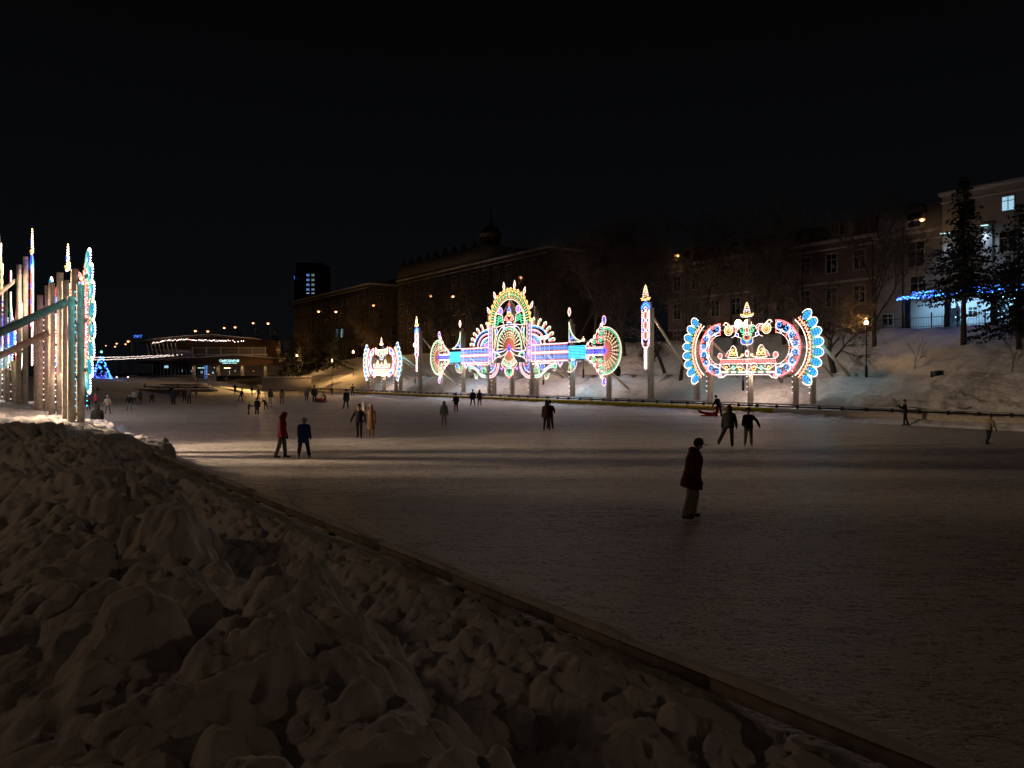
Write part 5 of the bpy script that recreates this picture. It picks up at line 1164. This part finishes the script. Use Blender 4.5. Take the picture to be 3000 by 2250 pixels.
for i, (px, py, Y, H, Rb, lb) in enumerate(((930, 1080, 158, 9.0, 3.3, 'fir with snow flecks left of the white street light, left of two'), (988, 1070, 152, 8.6, 3.0, 'fir standing above the yellow slope, right of two'),
     (845, 1095, 150, 8.5, 3.2, 'snow-flecked fir behind the reddish park lamp'), (805, 1098, 158, 10.5, 3.2, 'taller fir right beside the pavilion end'), (760, 1098, 172, 11, 3.4, 'fir rising behind the pavilion balcony right end'),
     (700, 1098, 185, 11.5, 3.4, 'snowy fir behind the pavilion roof, right of the peak'), (880, 1098, 170, 7, 2.6, 'small fir between park lamp and slope'), (1055, 1062, 170, 5, 2.0, 'small fir in the shadow left of the small oval display'))):
    p_ = at(px, py, Y); fir(20+i, H, Rb, lb, (p_.x, p_.y, p_.z-.3), .5, density=.6, clear=.06)

# ------------------------------------------------------------------ people
def cap(mb, p0, p1, r0, r1, n=10):
    """closed tapered capsule"""
    p0 = Vector(p0); p1 = Vector(p1); d = p1-p0; L_ = d.length
    d = d/L_ if L_ > 1e-6 else Vector((0, 0, 1)); a = d.orthogonal().normalized(); b = d.cross(a)
    rings = []
    for c, r, angs, sg in ((p0, r0, (-80, -45, -5), 1), (p1, r1, (5, 45, 80), 1)):
        for g_ in angs: rings.append((c+d*(r*math.sin(R(g_))), r*math.cos(R(g_))))
    vs = [tuple(c+(a*math.cos(2*PI*i/n)+b*math.sin(2*PI*i/n))*r) for c, r in rings for i in range(n)]
    fs = [(k*n+i, k*n+(i+1) % n, (k+1)*n+(i+1) % n, (k+1)*n+i) for k in range(len(rings)-1) for i in range(n)]+[tuple(range(n-1, -1, -1)), tuple(range((len(rings)-1)*n, len(rings)*n))]
    mb.add(vs, fs, 'skin')
def ellloft(mb, secs, n=14):
    """secs: (center Vector, rx vec, ry vec)"""
    vs = [tuple(c+a*math.cos(2*PI*i/n)+b*math.sin(2*PI*i/n)) for c, a, b in secs for i in range(n)]
    k = len(secs); fs = [(j*n+i, j*n+(i+1) % n, (j+1)*n+(i+1) % n, (j+1)*n+i) for j in range(k-1) for i in range(n)]+[tuple(range(n-1, -1, -1)), tuple(range((k-1)*n, k*n))]
    mb.add(vs, fs, 'skin')
def remesh(mb, name, m, parent, vox, smooth=3):
    o = mb.build('tmp'); r = o.modifiers.new('r', 'REMESH'); r.mode = 'VOXEL'; r.voxel_size = vox; r.use_smooth_shade = True
    s = o.modifiers.new('s', 'SMOOTH'); s.iterations = smooth; s.factor = .5
    dg = bpy.context.evaluated_depsgraph_get(); me = bpy.data.meshes.new_from_object(o.evaluated_get(dg)); old = o.data
    bpy.data.objects.remove(o); bpy.data.meshes.remove(old)
    me.name = name; me.materials.clear(); me.materials.append(m if not isinstance(m, str) else M[m])
    return link(bpy.data.objects.new(name, me), parent)
CM = {}
def cloth(c, rough=.85):
    k = tuple(round(x, 3) for x in c)
    if k not in CM: CM[k] = mat('cloth_%d' % len(CM), c, rough, var=.18, scale=9, bump=.35, bscale=14)
    return CM[k]
def person(px, fy, h, head, label, jacket=(.02, .02, .025), trousers=(.02, .02, .022), hat=None, hair=(.03, .02, .015), hood=False, lean=4, legs=((6, 4, 6), (-6, 4, 4)),
           arms=((8, 14, 18), (-6, 14, 18)), hem=.80, boots=(.02, .02, .02), bulk=1.0, brim=False, z0=0, Y=None, nod=0, skates=True, longhair=None, flare=1.0, gloves=(.02, .02, .022), group='skaters on the ice', hoodback=False):
    Y = Y or (HC-z0)*F/(fy-HY); x = (px-1500)*Y/F; k = h/1.75; vox = .02 if Y < 40 else .03
    t = None; bd = MB(); jk = MB(); tr = MB(); bts = []; gl = MB()
    V3 = Vector
    hipz = .93; th, sh = .44, .43; feet = []
    hip = V3((0, 0, hipz)); joints = []
    for s, (fw, sd, kn) in zip((-1, 1), legs):
        hp = V3((s*.095, 0, hipz)); a = R(fw); b = R(sd)
        d1 = V3((s*math.sin(b), math.sin(a)*math.cos(b), -math.cos(a)*math.cos(b))); kp_ = hp+d1*th
        a2 = R(fw-kn); d2 = V3((s*math.sin(b), math.sin(a2)*math.cos(b), -math.cos(a2)*math.cos(b))); an = kp_+d2*sh; joints.append((hp, kp_, an)); feet.append(an.z)
    dz = (.10 if skates else .075)-min(feet)
    lean_r = R(lean); up = V3((0, math.sin(lean_r), math.cos(lean_r))); fwd = V3((0, math.cos(lean_r), -math.sin(lean_r)))
    off = V3((0, 0, dz)); hip += off
    def T(u_, f_=0, s_=0): return hip+up*u_+fwd*f_+V3((s_, 0, 0))
    # legs
    for s, (hp, kp_, an) in zip((-1, 1), joints):
        hp, kp_, an = hp+off, kp_+off, an+off
        cap(bd, hp, kp_, .075, .052); cap(bd, kp_, an, .05, .036)
        cap(tr, hp+V3((0, 0, .02)), kp_, .098*bulk, .075*bulk); cap(tr, kp_, an+V3((0, 0, .03)), .075*bulk, .062*bulk)
        toe = an+V3((s*.03, .15, -.055)); cap(bd, an, toe, .035, .03)
        bt = MB(); bts.append(bt)
        cap(bt, an+V3((0, -.01, .10)), an+V3((0, -.02, -.02)), .062, .055); cap(bt, an+V3((0, -.045, -.035)), toe+V3((0, 0, .005)), .045, .038)
        if skates:
            for q_ in (-.05, .1): bt.box(an.x+s*.005-.008, an.x+s*.005+.008, an.y+q_-.02, an.y+q_+.02, an.z-.095, an.z-.05, 'skin')
    # torso and head
    cap(bd, hip, T(.45), .12, .12); cap(bd, T(.42, 0, -.12), T(.42, 0, .12), .07, .07); nk = T(.55); hd_up = V3((0, math.sin(R(lean+nod)), math.cos(R(lean+nod)))); hfw = V3((0, math.cos(R(lean+nod)), -math.sin(R(lean+nod))))
    hc = nk+hd_up*.155; cap(bd, T(.45), nk+hd_up*.06, .06, .055); cap(bd, hc+hd_up*.03, hc-hd_up*.035+hfw*.012, .098, .078)
    cap(bd, hc+hfw*.088-hd_up*.005, hc+hfw*.108-hd_up*.03, .012, .016, 6)
    for s in (-1, 1): cap(bd, hc+V3((s*.092, 0, 0))+hd_up*.01, hc+V3((s*.095, 0, 0))-hd_up*.03, .014, .01, 6)
    ex = MB()
    rx = V3((1, 0, 0)); secs = []
    hm = hem-.93    # hem height relative to hip, negative below
    prof = [(min(hm, -.02), .205*flare, .165*flare), (0, .185, .145), (.18, .175, .135), (.36, .20, .14), (.46, .19, .12), (.525, .10, .085)]
    if hm < -.25: prof.insert(1, (hm*.5, .195*flare, .155*flare))
    for u_, a, b in prof:
        dirn = up if u_ > 0 else V3((0, math.sin(lean_r*.4), math.cos(lean_r*.4))); c = hip+dirn*u_; secs.append((c, rx*a*bulk, fwd*b*bulk))
    ellloft(jk, secs); cap(jk, T(.43, -.01, -.15), T(.43, -.01, .15), .085*bulk, .085*bulk)
    if hoodback: cap(jk, T(.56, -.07, -.08), T(.56, -.07, .08), .09, .09); cap(jk, T(.52, .03, -.06), T(.52, .03, .06), .08, .08)
    # arms
    for s, (fw, sd, el) in zip((-1, 1), arms):
        sp_ = T(.43, 0, s*.185); a = R(fw)-lean_r*.4; b = R(sd); d1 = V3((s*math.sin(b), math.sin(a)*math.cos(b), -math.cos(a)*math.cos(b))).normalized(); e1 = sp_+d1*.28
        a2 = a+R(el); b2 = b*.5; d2 = V3((s*math.sin(b2), math.sin(a2)*math.cos(b2), -math.cos(a2)*math.cos(b2))).normalized(); w1 = e1+d2*.25
        cap(bd, sp_, e1, .045, .036); cap(bd, e1, w1, .036, .026); cap(jk, sp_, e1, .078*bulk, .064*bulk); cap(jk, e1, w1, .064*bulk, .052*bulk)
        side = d2.cross(V3((1, 0, 0))*s); side = side.normalized() if side.length > .05 else V3((0, 1, 0)); lat = d2.cross(side).normalized()
        pm = w1+d2*.05; ends = w1+d2*.09
        cap(bd, w1, pm, .024, .02, 8); cap(gl, w1+d2*.01, w1+d2*.075, .034, .036, 8)
        for i_, (o_, ln) in enumerate(((-.030, .06), (-.010, .072), (.010, .068), (.029, .052))):
            b0 = w1+d2*.085+side*o_; c1 = b0+d2*ln*.55+lat*.010; cap(gl, b0, c1, .0125, .0115, 6); cap(gl, c1, c1+d2*ln*.4+lat*.022, .0115, .0095, 6)
        tb = w1+d2*.04-side*.034; cap(gl, tb, tb+d2*.032-side*.022, .014, .012, 6); cap(gl, tb+d2*.032-side*.022, tb+d2*.058-side*.022+lat*.012, .012, .010, 6)
    body = remesh(bd, 'person', 'skin', None, vox*.9, 2)
    tag(body, label, 'person', group)
    jo = remesh(jk, 'jacket', cloth(jacket), body, vox); remesh(tr, 'trousers', cloth(trousers), body, vox)
    for bt in bts: remesh(bt, 'skate' if skates else 'boot', cloth(boots, .5), body, vox*.6, 1)
    remesh(gl, 'gloves', cloth(gloves), body, .008 if Y < 40 else .014, 1)
    hh = MB()
    if hood:
        cap(hh, hc+hd_up*.035-hfw*.025, hc-hd_up*.05-hfw*.04, .125, .12); cap(hh, hc-hd_up*.12-hfw*.05, hc-hd_up*.16, .12, .13); ho = remesh(hh, 'hood', cloth(jacket if hood is True else hood), body, vox*.8)
    elif hat:
        cap(hh, hc+hd_up*.065-hfw*.008, hc+hd_up*.045-hfw*.02, .108, .112)
        if hat_pom := (len(hat) > 3 and hat[3] == 1): cap(hh, hc+hd_up*.19, hc+hd_up*.20, .035, .035)
        if len(hat) > 3 and hat[3] == 2: cap(hh, hc+hd_up*.12, hc+hd_up*.26-hfw*.02, .08, .015)
        if brim: ellloft(hh, [(hc+hd_up*.05+hfw*.10, V3((.085, 0, 0)), hfw*.10), (hc+hd_up*.068+hfw*.10, V3((.085, 0, 0)), hfw*.10)], 12)
        remesh(hh, 'hat', cloth(hat[:3]), body, vox*.6 if brim else vox*.8)
    else:
        cap(hh, hc+hd_up*.05-hfw*.02, hc+hd_up*.0-hfw*.035, .104, .098); remesh(hh, 'hair', cloth(hair), body, vox*.8)
    if longhair:
        lh = MB(); cap(lh, hc-hfw*.05, hc-hd_up*.36-hfw*.11, .10, .075); cap(lh, hc+V3((.07, 0, 0)), hc+V3((.10, 0, 0))-hd_up*.25, .045, .04); cap(lh, hc+V3((-.07, 0, 0)), hc+V3((-.10, 0, 0))-hd_up*.25, .045, .04); remesh(lh, 'long_hair', cloth(longhair), body, vox)
    body.location = (x, Y, z0); body.rotation_euler = (0, 0, R(head)); body.scale = (k, k, k)
    return body
BLK = (.014, .014, .017); DK = (.03, .03, .035); GR = (.16, .16, .16); BE = (.38, .30, .22); WH = (.55, .55, .55)
def yof(fy): return HC*F/(fy-HY)
def hof(fy, top): return (fy-top)/F*yof(fy)
# near skaters
person(2027, 1519, 1.76, -92, 'person in brimmed hat, long maroon parka and grey trousers skating alone in foreground', (.09, .008, .008), (.30, .28, .24), hat=(.06, .055, .035), brim=True, lean=9, nod=12, legs=((12, 3, 18), (-6, 3, 10)),
       arms=((-12, 10, 30), (-8, 10, 34)), hem=.66, bulk=1.38, flare=1.12, hoodback=True, longhair=None, gloves=BLK)
person(826, 1342, 1.76, -86, 'person in dark red hooded coat and grey snow trousers facing right', (.24, .016, .016), (.09, .10, .09), hood=(.13, .014, .014), lean=3, nod=24, hem=.78, bulk=1.14, legs=((9, 2, 5), (-9, 3, 8)), arms=((6, 6, 14), (0, 6, 12)))
person(889, 1343, 1.58, 5, 'person in long navy blue down jacket and white hat bending forward', (.012, .025, .15), BLK, hat=(.42, .44, .44), lean=14, nod=26, hem=.66, bulk=1.22, legs=((-8, 6, 4), (8, 9, 6)), arms=((16, 8, 26), (14, 8, 24)), boots=(.35, .35, .35))
person(1052, 1284, 1.70, 172, 'person in black clothes holding hands with person in long beige coat', BLK, BLK, hat=(.02, .015, .015), lean=2, hem=.84, arms=((0, 26, 6), (4, 34, 8)), legs=((7, 2, 6), (-7, 2, 8)), bulk=1.02)
person(1087, 1281, 1.70, 176, 'person in long beige coat with long dark red hair and pale hat', (.34, .20, .11), (.34, .20, .11), hat=(.42, .34, .26), longhair=(.10, .018, .012), hem=.40, flare=1.05, legs=((5, 1, 6), (-6, 1, 14)), arms=((4, 10, 6), (2, 28, 14)), boots=(.5, .42, .32), bulk=.98)
t = empty('pointed_board', at(1066, 1195, 39.0), 0, label='pale pointed board raised between the hand-holding couple', cat='board')
m_ = MB(); oc_ = [(-.07, -.22), (.12, -.24), (.13, .0), (.0, .36), (-.05, .32), (-.09, .06)]
m_.add([(a_, 0, b_) for a_, b_ in oc_]+[(a_, .03, b_) for a_, b_ in oc_], [(0, 1, 2, 3, 4, 5), (11, 10, 9, 8, 7, 6)]+[(i, 6+i, 6+(i+1) % 6, (i+1) % 6) for i in range(6)], 'wood_pale'); m_.tube((.05, .015, -.62), (.02, .015, -.22), .02, .02, 'ink'); m_.build('board', t)
person(2136, 1309, 1.84, -18, 'tall person in black striding with one leg stretched back', BLK, BLK, lean=14, nod=8, legs=((-8, 22, 8), (10, 2, 12)), arms=((8, 16, 12), (14, 16, 10)), hem=.78, bulk=1.15, hood=BLK)
person(2193, 1307, 1.70, 165, 'person in black jacket and dark grey trousers with arm held out right', BLK, (.06, .055, .05), hat=BLK, lean=5, arms=((18, 42, 14), (4, 12, 60)), legs=((3, 2, 4), (-3, 4, 8)), hem=.84, bulk=1.12)
person(1602, 1263, 1.74, 4, 'person in black and dark red jacket seen from behind, centre of the rink', (.035, .006, .006), BLK, hat=BLK, lean=4, legs=((3, 4, 3), (-3, 4, 3)), arms=((6, 10, 10), (10, 16, 40)), hem=.76, bulk=1.15, longhair=BLK, boots=(.12, .07, .03))
person(1611, 1258, 1.70, 8, 'person in black pressed close behind the one in dark red jacket', BLK, BLK, hat=BLK, lean=4, arms=((6, 10, 10), (12, 24, 50)), hem=.80, bulk=1.1)
person(1301, 1248, hof(1248, 1177), 2, 'slim person in pale green hooded jacket and tan leggings seen from behind', (.22, .25, .20), (.36, .24, .13), hood=(.22, .25, .21), lean=1, legs=((1, 1, 2), (-1, 1, 2)), arms=((0, 12, 6), (0, 12, 6)), hem=.86, bulk=.98, boots=(.4, .34, .26))
person(1336, 1210, hof(1210, 1153), 12, 'person in black hooded jacket and rose pink trousers near the yellow strip', BLK, (.32, .10, .12), hat=(.10, .07, .12, 1), lean=3, legs=((3, 2, 3), (-3, 2, 4)), arms=((20, 10, 60), (10, 12, 60)), hem=.76, bulk=1.1, boots=(.35, .28, .2))
person(1385, 1190, hof(1190, 1142), 178, 'person in long black coat and black leggings by the yellow strip', BLK, BLK, hat=BLK, legs=((0, 8, 3), (0, 8, 3)), hem=.66, bulk=1.16)
person(1405, 1190, hof(1190, 1143), 178, 'person in dark brown long coat beside the one in long black coat', (.06, .03, .028), (.16, .11, .09), hood=(.06, .03, .028), legs=((0, 5, 3), (0, 5, 3)), hem=.60, bulk=1.1)
# person pushing the sled
person(2106, 1221, 1.72, 35, 'person in black bent over pushing the red sled by the far barrier', BLK, BLK, hair=BLK, lean=20, nod=16, legs=((10, 8, 14), (-4, 8, 8)), arms=((30, 10, 10), (24, 14, 12)), bulk=1.2)
person(2115, 1218, 1.10, 0, 'child in white snow suit half hidden behind the bent adult', (.42, .45, .48), (.42, .45, .48), hat=WH, lean=4, boots=(.3, .05, .04))
t = empty('red_sled', at(2077, 1219, 60.0).to_2d().to_3d(), R(0), label='red plastic push sled on the ice by the far barrier', cat='sled')
m_ = MB(); prof_ = [(-.85, .30, .05), (-.5, .16, .28), (0, .10, .32), (.45, .10, .32), (.75, .30, .30)]
top = [(x_, s_*w_, z_+.22+(.25 if x_ > .6 else 0)) for x_, z_, w_ in prof_ for s_ in (-1, 1)]; bot = [(x_, s_*w_*.8, z_) for x_, z_, w_ in prof_ for s_ in (-1, 1)]
vs = top+bot; n_ = len(top); fs = []
for i in range(len(prof_)-1):
    a_ = 2*i; fs += [(a_, a_+2, n_+a_+2, n_+a_), (a_+1, n_+a_+1, n_+a_+3, a_+3), (n_+a_, n_+a_+2, n_+a_+3, n_+a_+1), (a_, a_+1, a_+3, a_+2)]
fs += [(0, n_, n_+1, 1), (n_-2, n_-1, 2*n_-1, 2*n_-2)]
m_.add(vs, fs, 'sled_red'); m_.build('hull', t); m_ = MB(); m_.tube((.7, -.28, .5), (.95, -.26, .98), .03, .03, 'sled_red'); m_.tube((.7, .28, .5), (.95, .26, .98), .03, .03, 'sled_red'); m_.tube((.95, -.28, .98), (.95, .28, .98), .03, .03, 'sled_red'); m_.build('handle', t)
for s_ in (-.2, .2): m_ = MB(); m_.box(-.6, .7, s_-.03, s_+.03, .0, .11, 'sled_red'); m_.build('runner', t)
person(2652, 1247, 1.66, 60, 'dark person leaning at the far barrier on the right, arms bent', BLK, BLK, hair=BLK, lean=4, arms=((40, 20, 80), (40, 30, 90)), legs=((6, 3, 4), (-6, 3, 8)))
person(2897, 1303, 1.42, -70, 'youngster in pale jacket and dark trousers skating near the right edge', (.24, .20, .14), BLK, hat=(.05, .045, .04), lean=10, nod=6, legs=((12, 3, 22), (-14, 3, 16)), arms=((16, 14, 40), (6, 12, 30)), hem=.82)
person(285, 1287, 1.74, 30, 'person in dark green hooded parka standing behind the snow heap by the posts', (.03, .036, .026), BLK, hood=(.03, .036, .026), hem=.62, bulk=1.3, arms=((10, 8, 40), (16, 10, 60)), nod=18)
t = empty('shoulder_bag', at(264, 1248, 37.6), 0, label='dark shoulder bag hanging beside the person in green parka', cat='bag'); m_ = MB(); m_.ball((0, 0, 0), .26, 'metal_black', 10, .75); m_.build('bag_body', t); m_ = MB(); m_.tube((.1, 0, .12), (.32, .05, .75), .02, .02, 'metal_black'); m_.build('strap', t)
# far left group
SK = [
 (259, 1201, 1163, 90, 'dark skater half hidden by the right scalloped post', dict(jacket=DK)),
 (281, 1198, 1151, 150, 'person in bright pink jacket next to the scalloped post', dict(jacket=(.42, .03, .08), hat=(.05, .03, .03))),
 (316, 1213, 1159, 185, 'skater in cream jacket, white hat and grey trousers at left', dict(jacket=(.42, .33, .28), trousers=(.15, .14, .13), hat=WH, legs=((0, 7, 6), (0, 9, 6)), arms=((10, 18, 20), (0, 22, 20)))),
 (380, 1205, 1151, 200, 'skater in black jacket and grey trousers gliding with knees bent', dict(trousers=(.20, .19, .18), hat=BLK, lean=8, legs=((22, 4, 46), (-4, 12, 26)), arms=((24, 14, 50), (6, 16, 30)))),
 (394, 1186, 1141, 190, 'person in pale grey jacket and black cap beside black skater', dict(jacket=(.32, .33, .30), trousers=DK, hat=BLK, legs=((2, 5, 4), (-2, 5, 4)))),
 (411, 1186, 1143, 182, 'person with dark hood and long brown coat, right of pale jacket', dict(jacket=(.045, .025, .022), trousers=(.12, .07, .06), hood=True, hem=.62, bulk=1.1)),
 (425, 1159, 1125, 170, 'lone dark person before the terrace steps with light strip', dict(jacket=(.04, .025, .02), trousers=DK)),
 (445, 1181, 1147, -150, 'dark skater crouching low in a stride left of centre group', dict(jacket=(.05, .02, .02), hat=(.06, .02, .02), lean=36, nod=-16, legs=((44, 4, 70), (-26, 10, 26)), arms=((50, 10, 20), (-30, 14, 20)))),
 (296, 1160, 1125, 10, 'shadowy person before the terrace steps under the blue tree', dict(jacket=DK)),
 (286, 1166, 1135, 10, 'shadowy person beside the pink jacket skater, further back', dict(jacket=(.04, .03, .03))),
 (503, 1169, 1130, 190, 'dark skater with arm out behind broad black coat', dict(arms=((10, 40, 10), (0, 12, 10)))),
 (508, 1186, 1135, 0, 'broad person in long black coat, centre of the left group', dict(hem=.58, bulk=1.3, hair=BLK)),
 (521, 1160, 1126, 10, 'person in grey green coat behind the broad black coat', dict(jacket=(.07, .07, .05), trousers=(.12, .11, .09), hem=.7)),
 (529, 1153, 1124, 20, 'dark person farthest back in the left group', dict()),
 (541, 1177, 1139, 200, 'person in dark red jacket bunched beside grey jacket', dict(jacket=(.07, .015, .015), bulk=1.25, hem=.7)),
 (554, 1183, 1136, 175, 'person in greyish jacket with dark bag, right end of left group', dict(jacket=(.12, .10, .09), hat=(.1, .09, .09), legs=((3, 6, 5), (-3, 6, 5)))),
 (575, 1159, 1126, 170, 'dark skater holding both arms out near yellow lit slope', dict(arms=((10, 40, 24), (6, 36, 24)))),
 (689, 1156, 1124, 178, 'dark person before the yellow slope, left one, arms folded', dict(arms=((24, 8, 90), (24, 8, 90)))),
 (706, 1177, 1139, -30, 'black skater leaning with legs wide apart', dict(lean=16, legs=((-4, 24, 6), (8, 6, 10)), arms=((20, 12, 10), (10, 10, 10)))),
 (738, 1159, 1128, 150, 'dark navy skater before the yellow slope, right one', dict(jacket=(.02, .025, .05), legs=((10, 2, 8), (-10, 2, 4)))),
 (757, 1170, 1140, 0, 'dark adult with arm stretched left behind the kneeling group', dict(arms=((20, 55, 10), (4, 20, 10)), longhair=BLK)),
 (729, 1215, 1178, -60, 'small child in teal suit and yellow hat reaching right', dict(jacket=(.04, .07, .07), trousers=(.04, .07, .07), hat=(.55, .55, .12), arms=((60, 10, 10), (64, 10, 10)), bulk=1.15)),
 (753, 1215, 1167, 0, 'broad adult in black with back turned beside small child', dict(bulk=1.35, hair=BLK)),
 (778, 1202, 1163, 60, 'youngster in black bending down beside the broad adult', dict(jacket=BLK, lean=48, nod=10, hat=(.06, .045, .03), legs=((6, 3, 6), (-14, 3, 12)), arms=((60, 8, 0), (50, 10, 0)))),
 (792, 1185, 1140, 2, 'person with dark hooded jacket and pale grey trousers', dict(jacket=(.05, .045, .04), trousers=(.30, .27, .24), hood=True)),
 (826, 1184, 1138, 2, 'person in beige jacket, white hat and black leggings', dict(jacket=(.30, .23, .16), hat=WH, bulk=.95, longhair=BLK)),
 (898, 1179, 1139, 2, 'slim person in greyish jacket and black leggings, white skates', dict(jacket=(.20, .17, .15), boots=WH, hat=(.12, .1, .1), legs=((0, 3, 2), (0, 4, 4)))),
 (921, 1179, 1129, 10, 'tall dark adult with pointed hood by the small sled', dict(jacket=BLK, hat=(.02, .02, .02, 2), bulk=1.2, legs=((8, 3, 10), (-4, 6, 4)))),
 (952, 1179, 1140, 70, 'child in greenish jacket stooping over the small sled', dict(jacket=(.16, .16, .08), hat=BLK, lean=34, bulk=1.1, legs=((6, 3, 10), (-6, 3, 4)), arms=((40, 8, 10), (-40, 10, 10)))),
 (972, 1160, 1133, 2, 'dark skater beneath the left park lamp post, pointed hat', dict(hat=(.02, .02, .02, 2), arms=((0, 24, 8), (0, 24, 8)))),
 (1033, 1161, 1127, 2, 'dark person with arms spread at the left end of yellow strip', dict(hat=(.02, .02, .02, 2), arms=((0, 36, 10), (0, 36, 10)), legs=((0, 4, 2), (0, 4, 2)))),
 (1015, 1199, 1141, 20, 'person in black striding with one foot trailing left', dict(hem=.62, legs=((-4, 12, 22), (6, 3, 4)), arms=((-8, 10, 12), (10, 8, 10)), boots=DK)),
]
for px, fy, top, hd_, lb, kw in SK:
    h_ = max(.95, min(1.95, hof(fy, top)))
    if kw.get('lean', 0) > 30: h_ = 1.5 if 'child' not in lb and 'young' not in lb else 1.25
    person(px, fy, h_, hd_, lb, **kw)
t = empty('small_sled', at(936, 1179, yof(1178)).to_2d().to_3d(), 0, label='small reddish sled lying on the ice between adult and stooping child', cat='sled'); m_ = MB(); m_.ball((0, 0, .28), .75, 'ink_red', 12, .28); m_.build('hull', t); m_ = MB(); m_.box(-.5, .5, -.3, -.24, 0, .12, 'metal_black'); m_.box(-.5, .5, .24, .3, 0, .12, 'metal_black'); m_.build('runner', t)
